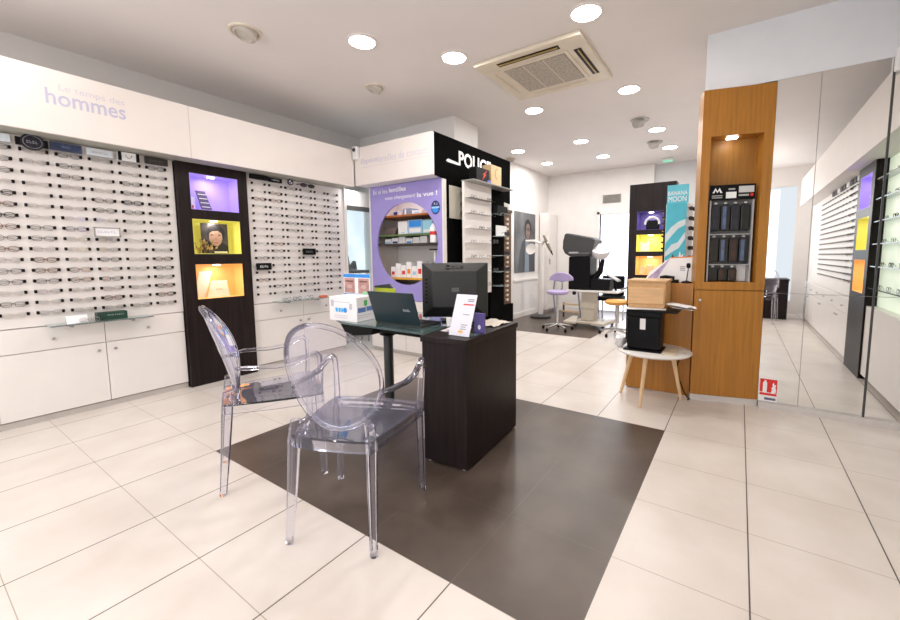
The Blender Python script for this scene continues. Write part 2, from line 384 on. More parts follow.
P1 = {0: 'dddpkbkbdbsddpdp', 1: 'pspppppddsbbdsps', 2: 'dddspppdsppddppp', 3: 'spspddpxssdsdsbp', 4: 'ssddkdsppppsppps', 5: 'dsssdsssssbdsbbs'}
def wall_columns(x0, step, cols, where, simple, wpeg=.128):
    for i, rows in cols.items():
        xl = x0 + i*step
        t = thing('display_rail', f'{ORD[i]} column of black pegs from left, on white panel {where}', 'display rack', (xl+wpeg/2, YP, .78), 0, 'peg columns '+where)
        obj('backing_strip', B(xl-.012, YP-.0015, .775, xl+wpeg+.012, YP, 1.95), panelw, t)
        for j, s in enumerate(rows):
            for px in (xl, xl+wpeg): peg(t, px, YP-.0238, ROWZ[j])
            if s == 'x': continue
            spec(s, (xl+wpeg/2, YP-.0205, ROWZ[j]-.002), 0, f'{STY[s][0]} glasses, {ORD[j]} row down, {ORD[i]} column, panel {where}', 'glasses on the panel '+where, simple)
wall_columns(.438, .1755, P1, 'left of dark niche column', False)
rr = random.Random(3)
P2 = {i: ''.join(rr.choice('dsspspdsbp') for _ in range(16)) for i in range(6)}
P2[0] = P2[0][:12]+'x'+P2[0][13:]; P2[3] = P2[3][:10]+'x'+P2[3][11:]
wall_columns(2.177, .1785, P2, 'right of dark niche column', True, .129)
tag(obj('glasses_board', B(-1.2, YP, .70, 1.505, YP+.03, 2.02), panelw), 'white glasses panel left of dark niche column, above white cabinets', 'display board')
tag(obj('glasses_board', B(2.125, YP, .70, 3.30, YP+.03, 2.02), panelw), 'white glasses panel between dark niche column and purple cabinet', 'display board')
# base cabinets
def cabinet(xa, xb, label, knob_right, y=YP, group='white base cabinets along the left wall', flip=1, dep=.45):
    t = thing('base_cabinet', label, 'cabinet', ((xa+xb)/2, y+dep/2*flip, 0), 0, group)
    f = flip
    obj('body', B(xa, y+.02*f, .05, xb, y+dep*f, .695), white, t)
    obj('plinth', B(xa, y+.015*f, 0, xb, y+(dep-.02)*f, .045), mat('kick_grey', (.50, .46, .43), .5), t)
    dr = obj('drawer', B(xa+.002, y, .523, xb-.002, y+.019*f, .693), white, t, bev=.0015)
    do = obj('door', B(xa+.002, y, .053, xb-.002, y+.019*f, .518), white, t, bev=.0015)
    def knob(x, z, par): obj('knob', L([(.006, 0), (.006, .012), (.011, .018), (.011, .024), (.004, .027)], 14, (x, y-.0005*f, z), Matrix.Rotation(PI/2*f, 4, 'X')), steel, par, True)
    knob((xa+xb)/2, .60, dr); knob(xb-.05 if knob_right else xa+.05, .465, do)
    return t
cabinet(.383, .963, 'white base cabinet with drawer below the glass shelf, left of the dark niche column seam', True)['label'] = 'white base cabinet with drawer, second from the dark niche column, left side'
cabinet(.963, 1.505, 'white base cabinet with drawer touching left side of dark niche column', False)
cabinet(-.2, .383, 'white base cabinet with drawer cut by the left edge of the photo', False)
cabinet(2.128, 2.69, 'white base cabinet touching right side of dark niche column', True)
cabinet(2.69, 3.27, 'white base cabinet below second glasses panel, beside the purple cabinet', False)
# glass ledges
def ledge(xa, xb, y0, z, lb):
    t = thing('glass_ledge', lb, 'shelf', ((xa+xb)/2, YP, z))
    obj('glass_shelf', B(xa, y0, z, xb, YP-.001, z+.008), glass, t)
    for x in (xa+.12, xb-.12): obj('bracket', B(x-.006, y0+.03, z-.018, x+.006, YP-.001, z-.0005), steel, t)
ledge(.64, 1.235, 3.98, .70, 'small glass ledge above white drawers left of dark niche column')
ledge(2.33, 2.93, 3.98, .705, 'small glass ledge with glasses below second glasses panel')
t = thing('glasses_case_box', 'dark green box lying on the left glass ledge', 'box', (.99, 4.04, .708))
f0 = facing_room(.90, 4.02, .709)
obj('box_body', B(.90, 4.02, .709, 1.08, 4.09, .768), greenbox, t, bev=.003); marks('lettering', f0, .06, .032, mat('pale_green_print', (.30, .42, .36), .5), t, .10, .009, 9)
t = thing('card', 'white folded card standing on the left glass ledge', 'card', (.79, 4.03, .708))
obj('front', P([(.73, 4.0, .709), (.845, 4.0, .709), (.845, 4.03, .765), (.73, 4.03, .765)], (0, .002, 0)), paper, t)
obj('back', P([(.73, 4.066, .709), (.845, 4.066, .709), (.845, 4.034, .765), (.73, 4.034, .765)], (0, .002, 0)), paper, t)
spec('s', (.85, 3.99, .729), 0, 'thin silver glasses lying on left glass ledge beside green box', 'glasses on the ledges')
for k, (x, s) in enumerate(((2.43, 'd'), (2.55, 'k'), (2.70, 'd'))):
    spec(s, (x, 4.03, .733), .15, f'{STY[s][0]} glasses, {ORD[k]} from left, on ledge below second panel', 'glasses on the ledges')
tag(obj('red_case', B(2.83, 4.0, .7135, 2.92, 4.05, .735), mat('coral_red', (.8, .16, .07), .5), bev=.004), 'small coral red case at right end of second glass ledge', 'case')
# brand plates
def plate(xa, z0, xb, z1, m, label, txt=None, tm=None, y=4.085, frame=None):
    t = thing('brand_plate', label, 'sign', ((xa+xb)/2, y, z0), 0, 'brand plates on the glasses panels')
    obj('board', B(xa, y, z0, xb, y+.02, z1), m, t, bev=.002)
    obj('bracket', B((xa+xb)/2-.02, y+.0205, z0+.005, (xa+xb)/2+.02, YP-.0035, z0+.03), steel, t)
    if frame:
        b = bmesh.new()
        for q in ((xa, z0, xb, z0+.006), (xa, z1-.006, xb, z1), (xa, z0, xa+.006, z1), (xb-.006, z0, xb, z1)): bx(b, q[0], y-.004, q[1], q[2], y-.0005, q[3])
        obj('frame', b, frame, t)
    if txt:
        f = facing_room(xa, y, z0); w = xb-xa; h = z1-z0
        marks('lettering', f, w*.2, h*.36, tm, t, w*.6, h*.26, len(txt), seed=len(txt))
    return t
plate(.44, 1.955, .57, 2.005, mat('icy_white', (.70, .76, .82), .3), 'pale icy white plate at top left corner of glasses panel')
t = plate(.755, 1.951, .92, 2.007, mat('denim_blue_print', (.032, .05, .115), .4, var=.5, scale=18), 'dark blue cloudy printed plate at top of left glasses panel')
marks('lettering', facing_room(.755, 4.085, 1.951), .06, .022, mat('pale_denim', (.25, .32, .45), .5), t, .045, .012, 4)
plate(.945, 1.953, 1.095, 2.003, mat('icy_white', (.70, .76, .82), .3), 'long pale white plate right of the dark blue plate', 'Calvin Klein', mat('silver_print', (.5, .52, .56), .4))
t = plate(1.125, 1.948, 1.26, 2.015, paper, 'white plate with black ends and a dark pendant shape'); f = facing_room(1.125, 4.085, 1.948)
obj('black_end', f.rect(0, 0, .022, .067, .0008), blackm, t); obj('black_end', f.rect(.113, 0, .135, .067, .0008), blackm, t)
obj('pendant_emblem', tube(bmesh.new(), [f.p(.067+.02*math.cos(a), .048-.024*math.sin(a), .002) for a in [PI*k/10 for k in range(11)]], .0016, 5), darkgrey, t)
plate(1.296, 1.955, 1.455, 2.01, mat('charcoal_plate', (.03, .026, .026), .4), 'charcoal plate with faint lettering beside the dark niche column', 'OAKLEY', mat('bronze_print', (.16, .12, .08), .5))
t = thing('brand_medallion', 'black round medallion with side wings at top of left panel', 'sign', (.667, 4.09, 1.97)); f = facing_room(.667, 4.075, 1.975)
obj('wings', f.rect(-.078, -.028, .078, .026, -.012, .012), blackm, t, bev=.002)
obj('disc', f.ell(0, 0, .058, .055, .0005, .012, n=32), mat('black_disc', (.012, .012, .018), .25), t, True)
b = bmesh.new(); tube(b, [f.p(.045*math.cos(a), .042*math.sin(a), .014) for a in [2*PI*k/28 for k in range(28)]], .002, 5, True); obj('ring', b, mat('silver_lilac', (.3, .3, .38), .3, .5), t)
marks('emblem_lettering', f, -.028, -.010, mat('silver_lilac', (.3, .3, .38), .3, .5), t, .056, .018, 4, .013)
t = thing('brand_plate', 'white framed name plate in the middle of left glasses panel', 'sign', (1.02, 4.08, 1.35), 0, 'brand plates on the glasses panels')
obj('board', B(.945, 4.08, 1.350, 1.092, 4.098, 1.412), paper, t)
b = bmesh.new()
for q in ((.94, 1.345, 1.097, 1.352), (.94, 1.41, 1.097, 1.417), (.94, 1.345, .948, 1.417), (1.089, 1.345, 1.097, 1.417)): bx(b, q[0], 4.074, q[1], q[2], 4.0795, q[3])
obj('frame', b, grey_line, t); marks('lettering', facing_room(.945, 4.08, 1.35), .02, .024, mat('mauve_print', (.58, .56, .70), .5), t, .11, .016, 6)
obj('bracket', B(1.0, 4.0985, 1.36, 1.04, YP-.0035, 1.40), steel, t)
plate(2.14, 1.966, 2.33, 2.012, blackm, 'long black plate above first column of second glasses panel')
plate(2.335, 1.962, 2.475, 2.006, blackm, 'black lettered plate right of the long black plate', 'PORSCHE', white_text)
plate(2.16, 1.052, 2.312, 1.122, blackm, 'black lettered plate low on second glasses panel, left side', 'HUGO', white_text)
plate(2.69, 1.207, 2.845, 1.278, blackm, 'black lettered plate in the middle of second glasses panel', 'BOSS', mat('dim_grey_print', (.2, .2, .2), .5))
t = thing('round_emblem', 'small round black and white quartered emblem at top of second panel', 'sign', (2.575, 4.10, 1.985)); f = facing_room(2.575, 4.10, 1.99)
obj('ring', f.ell(0, 0, .032, .032, 0, .010, n=28), blackm, t); obj('disc', f.ell(0, 0, .021, .021, .0105, .002, n=24), paper, t)
obj('quarter', f.poly([(0,0)]+[(.02*math.cos(a), .02*math.sin(a)) for a in (0, .4, .8, 1.2, PI/2)], .013, .001), navy, t); obj('quarter', f.poly([(0,0)]+[(.02*math.cos(a+PI), .02*math.sin(a+PI)) for a in (0, .4, .8, 1.2, PI/2)], .013, .001), navy, t)
obj('stem', B(2.57, 4.1005, 1.985, 2.58, YP-.0035, 1.995), steel, t)
t = thing('sunglasses', 'black sunglasses displayed on top edge of second glasses panel', 'sunglasses', (2.77, 4.05, 1.975))
fb = facing_room(2.775, 4.09, 1.98)
for s in (-1, 1): obj('lens', fb.ell(s*.048, 0, .042, .022, 0, .006), sunlens, t)
obj('bridge', fb.rect(-.02, .004, .02, .014, .001, .006), blackm, t)
for s in (-1, 1): obj('temple', T([fb.p(s*.09, .008, .0), fb.p(s*.10, .006, -.045)], .005, 6), blackm, t)
# ------------------------------------------------------------------ dark niche columns
def niche_column(fr, w, h, niches, label, dz=.18):
    """fr.o = lower left corner of the front face; niches = list of (x0, z0, x1, z1, material)"""
    t = thing('niche_column', label, 'display column', fr.p(w/2, 0, -.1))
    b = bmesh.new(); zs = sorted(niches, key=lambda q: q[1]); lo = 0
    xa = min(q[0] for q in niches); xb = max(q[2] for q in niches)
    fr.rect(0, 0, xa, h, -dz, dz, b); fr.rect(xb, 0, w, h, -dz, dz, b)
    for q in zs: fr.rect(xa, lo, xb, q[1], -dz, dz, b); lo = q[3]
    fr.rect(xa, lo, xb, h, -dz, dz, b); fr.rect(0, 0, w, h, -dz-.02, .02, b)
    obj('body', b, wenge, t)
    for q in niches:
        x0, z0, x1, z1, m = q; e = .0005
        x0 = xa; x1 = xb
        b = bmesh.new()
        fr.rect(x0+e, z0+e, x1-e, z1-e, -dz+.0005, .003, b)
        for a in ((x0+e, z0+e, x0+.004, z1-e), (x1-.004, z0+e, x1-e, z1-e), (x0+.004, z0+e, x1-.004, z0+.004), (x0+.004, z1-.004, x1-.004, z1-e)): fr.rect(*a, -dz+.0036, dz-.004, b)
        nb = obj('niche', b, m, t)
        c = fr.p((x0+x1)/2, z1-.006, -.07)
        obj('niche_lamp', L([(.03, 0), (.03, -.006), (.02, -.008)], 16, (c.x, c.y, c.z)), nlamp, nb, label='small round lamp lit white')
        ld = bpy.data.lights.new('niche_light', 'AREA'); ld.shape = 'DISK'; ld.size = .05; ld.energy = .55; ld.color = (1, .95, .88)
        lo_ = bpy.data.objects.new('niche_light', ld); C.objects.link(lo_); lo_.location = c - V((0,0,.012))
    return t
f = facing_room(1.512, 4.10, 0)
niche_column(f, .60, 2.035, [(.10, .80, .51, 1.12, norange), (.10, 1.215, .51, 1.53, nyellow), (.10, 1.615, .51, 1.935, nviolet)], 'tall dark wood column with three lit niches between the two glasses panels')
n0 = lambda x, z, d: Fr(f.p(x, z, d), f.r, f.u)
# contents of the three niches
q = n0(.255, .0, -.10)
t = thing('brochure_stand', 'dark leaning brochure stand with white lines in the violet niche', 'brochure', f.p(.27, 1.62, -.10))
obj('board', P([f.p(.215, 1.62, -.08), f.p(.305, 1.62, -.08), f.p(.265, 1.80, -.12), f.p(.185, 1.80, -.12)], f.n*.006), mat('violet_dark', (.06, .04, .14), .4), t)
g = Fr(f.p(.215, 1.62, -.073), f.p(.305, 1.62, -.08)-f.p(.215, 1.62, -.08), f.p(.185, 1.80, -.12)-f.p(.215, 1.62, -.08))
obj('shelf_line', g.lines(.01, .08, (.03, .07, .11, .15), .006, .001, 0), paper, t)
t = thing('display_card', 'white display card with red print at left in the violet niche', 'card', f.p(.15, 1.62, -.12))
obj('card', f.rect(.112, 1.6195, .18, 1.74, -.12, .004), paper, t); obj('print', f.rect(.12, 1.63, .165, 1.665, -.1158, .001), mat('faded_red', (.55, .12, .12), .5), t)
def photo(name, label, cat, fr, w, h, parent=None, suit=None, bg=None, frame=None):
    t = thing(name, label, cat, fr.o)
    obj('print', fr.rect(0, 0, w, h, 0, .004), bg or mat('photo_dark_ground', (.06, .05, .055), .5, var=.6, scale=8), t)
    d = .0045
    obj('shoulders', fr.poly([(0, 0), (w, 0), (w, h*.25), (w*.75, h*.38), (w*.35, h*.38), (w*.05, h*.5), (0, h*.4)], d, .0006), suit or hairm, t)
    obj('hair', fr.ell(w*.55, h*.66, w*.33, h*.31, d+.0008, .0006), hairm, t)
    obj('face', fr.ell(w*.53, h*.54, w*.25, h*.29, d+.0016, .0006, n=32), skin, t)
    obj('fringe', fr.poly([(w*.27, h*.66), (w*.40, h*.74), (w*.62, h*.76), (w*.80, h*.66), (w*.84, h*.80), (w*.60, h*.93), (w*.36, h*.88)], d+.0024, .0004), hairm, t)
    for s in (-1, 1): obj('eye', fr.ell(w*(.53+.14*s), h*.62, w*.055, h*.022, d+.003, .0004, n=10), mat('printed_shadow', (.10, .05, .04), .6), t)
    obj('nose', fr.poly([(w*.52, h*.62), (w*.58, h*.46), (w*.50, h*.46)], d+.003, .0004), mat('printed_skin_shade', (.40, .20, .15), .6), t)
    obj('mouth', fr.ell(w*.54, h*.37, w*.09, h*.018, d+.003, .0004, n=10), mat('printed_lip', (.35, .12, .10), .6), t)
    obj('caption_bar', fr.rect(w*.45, h*.02, w*.95, h*.07, d+.0008, .0004), mat('cream_print', (.75, .70, .5), .6), t)
    return t
t = photo('portrait_photo', 'portrait photograph of a person among leaves in the yellow niche', 'photo', Fr(f.p(.205, 1.22, -.11), f.r, f.u), .235, .285)
t = thing('foliage_bunch', 'bunch of golden leaves at left in the yellow niche', 'decoration', f.p(.17, 1.22, -.07))
rl = random.Random(5)
stem = bmesh.new(); leaf = bmesh.new()
for k in range(26):
    a = rl.uniform(-1.1, 1.1); r_ = rl.uniform(.05, .13); bse = f.p(.19+rl.uniform(-.03, .08), 1.2195, -.07)
    tip = bse + f.r*math.sin(a)*r_*.75 + f.u*abs(math.cos(a))*r_ + f.n*rl.uniform(-.02, .03)
    tube(stem, [bse, tip], .0012, 4)
    d_ = (tip-bse).normalized(); sd = d_.cross(f.n).normalized()
    prism(leaf, [tip-d_*.02, tip+sd*.010, tip+d_*.022, tip-sd*.010], f.n*.001)
obj('stems', stem, wire_b, t); obj('leaves', leaf, gold, t)
t = thing('display_card', 'pair of white display cards in the orange niche', 'card', f.p(.3, .805, -.08))
t['label'] = 'white slanted display card in front in the orange niche'
obj('card', P([f.p(.20, .8045, -.06), f.p(.40, .8045, -.06), f.p(.40, .96, -.10), f.p(.26, .96, -.10)], f.n*.004), mat('peach_card', (.85, .68, .48), .5), t)
g = Fr(f.p(.20, .8045, -.0555), f.r, f.p(.26, .96, -.10)-f.p(.26, .8045, -.06)); marks('lettering', g, .09, .07, mat('gold_print', (.55, .36, .12), .5), t, .06, .012, 5)
t = thing('display_card', 'tall white card standing behind at left in the orange niche', 'card', f.p(.2, .805, -.13))
obj('card', P([f.p(.13, .8045, -.13), f.p(.22, .8045, -.13), f.p(.29, 1.05, -.15), f.p(.18, 1.05, -.15)], f.n*.004), mat('cream_card', (.88, .80, .68), .5), t)
# ------------------------------------------------------------------ fascias
t = thing('fascia_panel', 'long cream fascia lettered Le temps des hommes above left glasses panels', 'fascia', (1.5, 3.9, 2.02))
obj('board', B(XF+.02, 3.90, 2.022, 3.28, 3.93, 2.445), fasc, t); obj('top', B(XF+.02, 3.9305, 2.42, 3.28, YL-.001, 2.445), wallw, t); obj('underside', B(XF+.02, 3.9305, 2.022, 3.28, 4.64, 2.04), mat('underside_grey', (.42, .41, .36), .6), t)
ff = facing_room(0, 3.90, 0)
text('lettering', 'Le temps des', ff, .79, 2.305, pale_text, t, w=.35, h=.055); text('lettering', 'hommes', ff, .722, 2.215, lav_text, t, w=.42, h=.105, bold=.012)
obj('panel_joint', B(1.56, 3.8985, 2.022, 1.564, 3.8999, 2.445), mat('joint_line', (.62, .56, .54), .6), t)
t = thing('fascia_panel', 'short cream fascia above purple cabinet with faint contact lens lettering', 'fascia', (3.3, 3.3, 2.03))
obj('board', B(3.30, 2.702, 2.032, 3.33, 3.898, 2.468), fasc, t); obj('top', B(3.3305, 2.945, 2.44, 4.02, 3.898, 2.468), wallw, t); obj('underside', B(3.3305, 2.724, 2.032, 3.52, 3.898, 2.045), wallw, t)
fe = facing_front(3.30, 3.79, 0)
text('lettering', 'Espace', fe, .0, 2.255, mat('mauve_lettering', (.58, .53, .66), .5, var=.02), t, w=.28, h=.075, bold=.012); text('lettering', 'lentilles de contact', fe, .29, 2.255, pale_text, t, w=.73, h=.075)
obj('rule', fe.rect(.0, 2.225, 1.03, 2.229, .0005, .0006), pale_text, t)
# ------------------------------------------------------------------ contact lens cabinet
YA, YB2, XP = 2.715, 3.835, 3.47
t = thing('contact_lens_cabinet', 'purple panelled cabinet with round window onto shelves of boxes', 'cabinet', (3.66, 3.27, 0))
cy, cz, cr = 3.26, 1.325, .48; z0, z1 = .66, 2.026
angs = sorted([2*PI*k/48 for k in range(48)] + [math.atan2(z-cz, y-cy) % (2*PI) for y in (YA, YB2) for z in (z0, z1)])
ins, outs = [], []
for a in angs:
    c, s = math.cos(a), math.sin(a); k = min(((YB2-cy)/c if c > 0 else (YA-cy)/c) if abs(c) > 1e-6 else 9, ((z1-cz)/s if s > 0 else (z0-cz)/s) if abs(s) > 1e-6 else 9)
    ins.append((cy+cr*c, cz+cr*s)); outs.append((cy+k*c, cz+k*s))
b = bmesh.new()
R1 = [[b.verts.new((x, y, z)) for y, z in L_] for x, L_ in ((XP, ins), (XP, outs), (XP+.02, outs), (XP+.02, ins))]
N = len(angs)
for i in range(4):
    A, Bq = R1[i], R1[(i+1) % 4]
    for k in range(N): b.faces.new((A[k], A[(k+1)%N], Bq[(k+1)%N], Bq[k]))
fp = obj('front_panel', b, lilac_p, t)
b = B(XP+.0205, YB2-.02, .66, 3.91, YB2, 2.025); bx(b, XP+.0205, YA, .66, 3.91, YA+.02, 2.025); bx(b, 3.91, YA, .66, 3.93, YB2, 2.025); bx(b, XP+.0205, YA+.02, 2.005, 3.91, YB2-.02, 2.025); bx(b, XP+.0205, YA+.02, .66, 3.91, YB2-.02, .68)
obj('carcass', b, white, t)
obj('edge_frame', B(XP-.004, YA-.014, .66, XP+.06, YA-.002, 2.015), white, t); obj('edge_frame', B(XP-.004, YB2+.002, .66, XP+.02, YB2+.02, 2.03), white, t)
bc = obj('base', B(XP-.02, YA-.0, .05, 3.93, YB2+.02, .655), white, t); obj('plinth', B(XP, YA+.01, 0, 3.91, YB2+.01, .049), mat('kick_grey', (.50, .46, .43), .5), t)
obj('door_joint', B(XP-.0215, 3.27, .05, XP-.0205, 3.274, .655), grey_line, bc)
fq = facing_front(XP, 3.78, 0)
text('lettering', 'Et si les', fq, .0, 1.935, white_text, fp, w=.24, h=.05); text('lettering', 'lentilles', fq, .27, 1.938, white_text, fp, w=.27, h=.055, bold=.02)
text('lettering', 'vous changeaient', fq, .20, 1.842, white_text, fp, w=.48, h=.055, shear=.2); text('lettering', 'la vue !', fq, .71, 1.848, white_text, fp, w=.29, h=.05, bold=.02)
bd = obj('round_badge', fq.ell(.975, 1.715, .062, .075, .0005, .002, n=28), navy, fp, label='round dark blue badge')
obj('badge_band', fq.rect(.92, 1.705, 1.03, 1.725, .003, .0006), lblue, bd); text('badge_lettering', '5 J', fq, .955, 1.74, white_text, bd, w=.045, h=.025, d=.003); obj('badge_lower', fq.ell(.975, 1.687, .045, .03, .003, .0004, n=16), blue, bd)
ld = bpy.data.lights.new('cabinet_light', 'AREA'); ld.shape = 'RECTANGLE'; ld.size = .06; ld.size_y = .8; ld.energy = 2.2; ld.color = (1, .96, .9)  # added fill that brightens the shelves behind the round window
lo_ = bpy.data.objects.new('cabinet_light', ld); C.objects.link(lo_); lo_.location = (XP+.05, cy, 1.99); lo_.rotation_euler = (0, -.5, 0)
SH = [(1.672, shelf_or), (1.445, shelf_gr), (1.335, shelf_dk), (.925, shelf_yl)]
for z, m in SH: obj('shelf', B(XP+.03, YA+.021, z-.02, 3.905, YB2-.021, z), m, t)
def carton(x0, y0, z0, x1, y1, z1, m, label, group, prints=()):
    tt = thing('carton', label, 'box', ((x0+x1)/2, (y0+y1)/2, z0), 0, group)
    obj('box_body', B(x0, y0, z0, x1, y1, z1), m, tt, bev=.001)
    fr = facing_front(x0, max(y0, y1), z0); w, h = abs(y1-y0), z1-z0
    for (a, bb, c, d_, pm) in prints: obj('print', fr.rect(w*a, h*bb, w*c, h*d_, .0004, .0005), pm, tt)
    return tt
pw = paper; X3 = 3.57
carton(X3, 3.555, 1.6725, 3.710, 3.405, 1.73, mat('grey_white_card', (.6, .58, .6), .5), 'grey white box, leftmost on top orange shelf', 'boxes in the purple cabinet', [(.1,.2,.5,.8,navy)])
carton(X3, 3.385, 1.6725, 3.710, 3.265, 1.75, mat('blue_grey_card', (.22, .26, .36), .5), 'tall blue grey box in middle of top orange shelf', 'boxes in the purple cabinet', [(.2,.1,.4,.9,pw)])
carton(X3, 3.245, 1.6725, 3.710, 3.085, 1.72, pw, 'low white box at right on top orange shelf', 'boxes in the purple cabinet', [(.2,.3,.7,.6,lblue)])
tag(obj('woven_basket', P([(X3, 3.70, 1.5), (X3, 3.72, 1.4455), (X3, 3.54, 1.4455), (X3, 3.49, 1.53), (X3, 3.70, 1.53)], (.12, 0, 0)), mat('taupe_case', (.14, .10, .09), .5), bev=.006), 'taupe case lying at left on green shelf of purple cabinet', 'case')
carton(X3, 3.475, 1.4455, 3.710, 3.325, 1.60, pw, 'tall plain white box on green shelf of purple cabinet', 'boxes in the purple cabinet', [(.3,.1,.7,.16,lblue)])
carton(X3, 3.315, 1.4455, 3.710, 3.095, 1.61, mat('sky_card', (.40, .55, .78), .5), 'large pale blue printed box on green shelf of purple cabinet', 'boxes in the purple cabinet', [(.1,.5,.95,.95,blue),(.1,.1,.9,.4,pw)])
carton(X3, 3.085, 1.4455, 3.710, 2.935, 1.60, mat('aqua_card', (.33, .66, .80), .5), 'aqua box at right end of green shelf in purple cabinet', 'boxes in the purple cabinet', [(.1,.1,.9,.3,pw)])
for k in range(6):
    ya = 3.70-k*.115; pm = [lblue, navy, pw, blue, pw, pw][k]
    carton(X3, ya, 1.3355, 3.69, ya-.105, 1.395+.012*(k%3), pw, ['leftmost','second','third','fourth','fifth','last'][k]+' low white box on dark shelf of purple cabinet', 'boxes in the purple cabinet', [(.15,.08,.9,.42,pm)])
for k in range(7):
    ya = 3.615-k*.087; hh = (.13,.17,.15,.19,.14,.20,.17)[k]; pm = [red, pw, red, mat('orange_print', (.85,.25,.03), .5), lblue, red, blue][k]
    carton(X3, ya, .9255, 3.69, ya-.08, .9255+hh, pw, ORD[k]+' upright white box from left on yellow bottom shelf', 'boxes in the purple cabinet', [(.2,.25,.8,.55,pm)])
t = thing('lens_dispenser', 'white upright bottle dispenser at right inside round window', 'dispenser', (3.53, 2.88, 1.336))
obj('bottle', L([(.045, 1.336), (.048, 1.35), (.048, 1.50), (.03, 1.53), (.02, 1.55)], 20, (3.53, 2.88, 0)), paper, t, True); obj('red_mark', L([(.0485, 1.42), (.0487, 1.425), (.0487, 1.455), (.0485, 1.46)], 20, (3.53, 2.88, 0)), red, t); 
t = thing('lens_case_stand', 'small dark stand hanging contact lens tools at right in round window', 'stand', (3.54, 2.88, .9255))
obj('post', T([(3.54, 2.88, .9255), (3.54, 2.88, 1.25)], .012, 8), paper, t); obj('hook', B(3.51, 2.85, 1.2505, 3.57, 2.94, 1.265), blackm, t); obj('knob', L([(.02, 1.06), (.03, 1.08), (.02, 1.11)], 12, (3.51, 2.88, 0)), blackm, t, True)
# corner window between the second panel and the purple cabinet
b = B(3.305, YP-.02, .70, 3.33, YP+.03, 2.03); bx(b, 3.33, YP-.03, 1.77, 3.86, YP+.03, 1.82); bx(b, 3.33, YP-.02, .70, 3.86, YP+.03, .75); bx(b, 3.84, YP-.02, .75, 3.86, YP+.03, 1.77)
w1 = struct('window_1', b, white); obj('blind_rail', B(3.331, YP-.034, 1.765, 3.839, YP-.0305, 1.825), mat('window_frame_grey', (.10, .10, .10), .5), w1)
obj('pane', B(3.331, YP, .751, 3.839, YP+.006, 1.769), lensm, w1)
struct('wall_corner', B(3.33, YP, 1.83, 4.03, YP+.03, 2.02), wallw)
ld = bpy.data.lights.new('corner_spot', 'AREA'); ld.size = .06; ld.energy = 1.2; lo_ = bpy.data.objects.new('corner_spot', ld); C.objects.link(lo_); lo_.location = (3.42, 4.05, 2.01); lo_.rotation_euler = (.5, 0, 0)
obj('view', B(3.31, 4.60, .4, 4.02, 4.62, 2.0), mat('hazy_street_light', (.70, .84, .96), .6, emit=1.1, var=.2, scale=3), None); bpy.data.objects['view'].name = 'window_blind'  # glowing panel added to stand in for the bright view outside
tag(bpy.data.objects['window_blind'], 'hazy pale blue lit blind behind the narrow corner window', 'blind')
t = thing('side_chair', 'black chair seen through the narrow corner window', 'chair', (3.62, 4.40, 0))
obj('backrest', P([(3.56, 4.46, 1.0), (3.76, 4.46, 1.0), (3.74, 4.46, 1.12), (3.70, 4.46, 1.13), (3.64, 4.46, 1.06), (3.585, 4.46, 1.33), (3.555, 4.46, 1.30)], (0, .03, 0)), blackm, t, bev=.01); obj('seat', B(3.50, 4.26, .96, 3.80, 4.455, 1.0), blackm, t, bev=.01)
for x in (3.53, 3.77):
    for y in (4.29, 4.43): obj('leg', T([(x, y, 0), (x, y, .96)], .012, 8), steel, t)
# ------------------------------------------------------------------ black lettered sunglasses wall
t = thing('sunglasses_display', 'black display wall with white POLICE lettering beside purple cabinet', 'display stand', (4.2, 2.8, 0))
obj('fascia', P([(3.335, 2.702, 2.035), (4.99, 2.702, 1.90), (4.99, 2.702, 2.475), (3.335, 2.702, 2.475)], (0, .02, 0)), blackmatt, t)
obj('fascia_top', B(3.34, 2.722, 2.45, 4.0, 2.94, 2.475), blackmatt, t)
obj('wall_panel', B(3.54, 2.690, .02, 4.80, 2.7115, 2.03), blackmatt, t); obj('floor_plinth', B(3.60, 2.692, 0, 4.78, 2.71, .0195), blackmatt, t)
fpz = facing_room(0, 2.702, 0)
text('lettering', 'POLICE', fpz, 3.77, 2.205, white_text, t, w=.70, h=.165, bold=.03)
obj('lettering_stroke', fpz.poly([(3.53, 2.215), (3.57, 2.205), (3.77, 2.205), (3.77, 2.23), (3.57, 2.242)], .001, .001), white_text, t)
fz = facing_room(3.565, 2.689, 1.60)
t = thing('lens_sample_board', 'greyish cream board with three small sample frames on black wall', 'sample board', (3.68, 2.685, 1.60))
obj('board', fz.rect(0, 0, .245, .355, .0005, .012), mat('grey_cream_board', (.50, .47, .40), .5), t)
for k in range(3): obj('sample_lens', L([(.018, 0), (.022, .012), (.008, .02)], 14, fz.p(.19, .07+k*.11, .0125), Matrix.Rotation(PI/2, 4, 'X')), chrome, t, True)
t = thing('rotating_display', 'white upright panel of glasses with clear shelves on black wall', 'display rack', (3.95, 2.6, 0))
obj('back_panel', B(3.70, 2.58, .73, 4.28, 2.61, 2.01), panelw, t); obj('support', B(3.80, 2.611, .02, 4.14, 2.689, 2.0), blackmatt, t); obj('top_shelf', B(3.70, 2.45, 2.0105, 4.62, 2.62, 2.022), mat('smoked_edge', (.3, .29, .28), .3), t)
RS = [1.86, 1.69, 1.52, 1.36, 1.19, 1.02, .86]
for z in RS: obj('clear_shelf', B(3.72, 2.50, z-.031, 4.26, 2.579, z-.029), lensm, t)
for j, z in enumerate(RS):
    for i in range(3):
        s = ['d','b','s','d','k','s','d'][(j+2*i) % 7]; x = 3.80+i*.17
        if j in (3, 5) and i == 2: continue
        spec(s, (x, 2.52, z-.012), 0, f'{STY[s][0]} glasses, {ORD[j]} clear shelf, {ORD[i]} from left, on white panel by black wall', 'glasses on the white panel by the black wall', True)
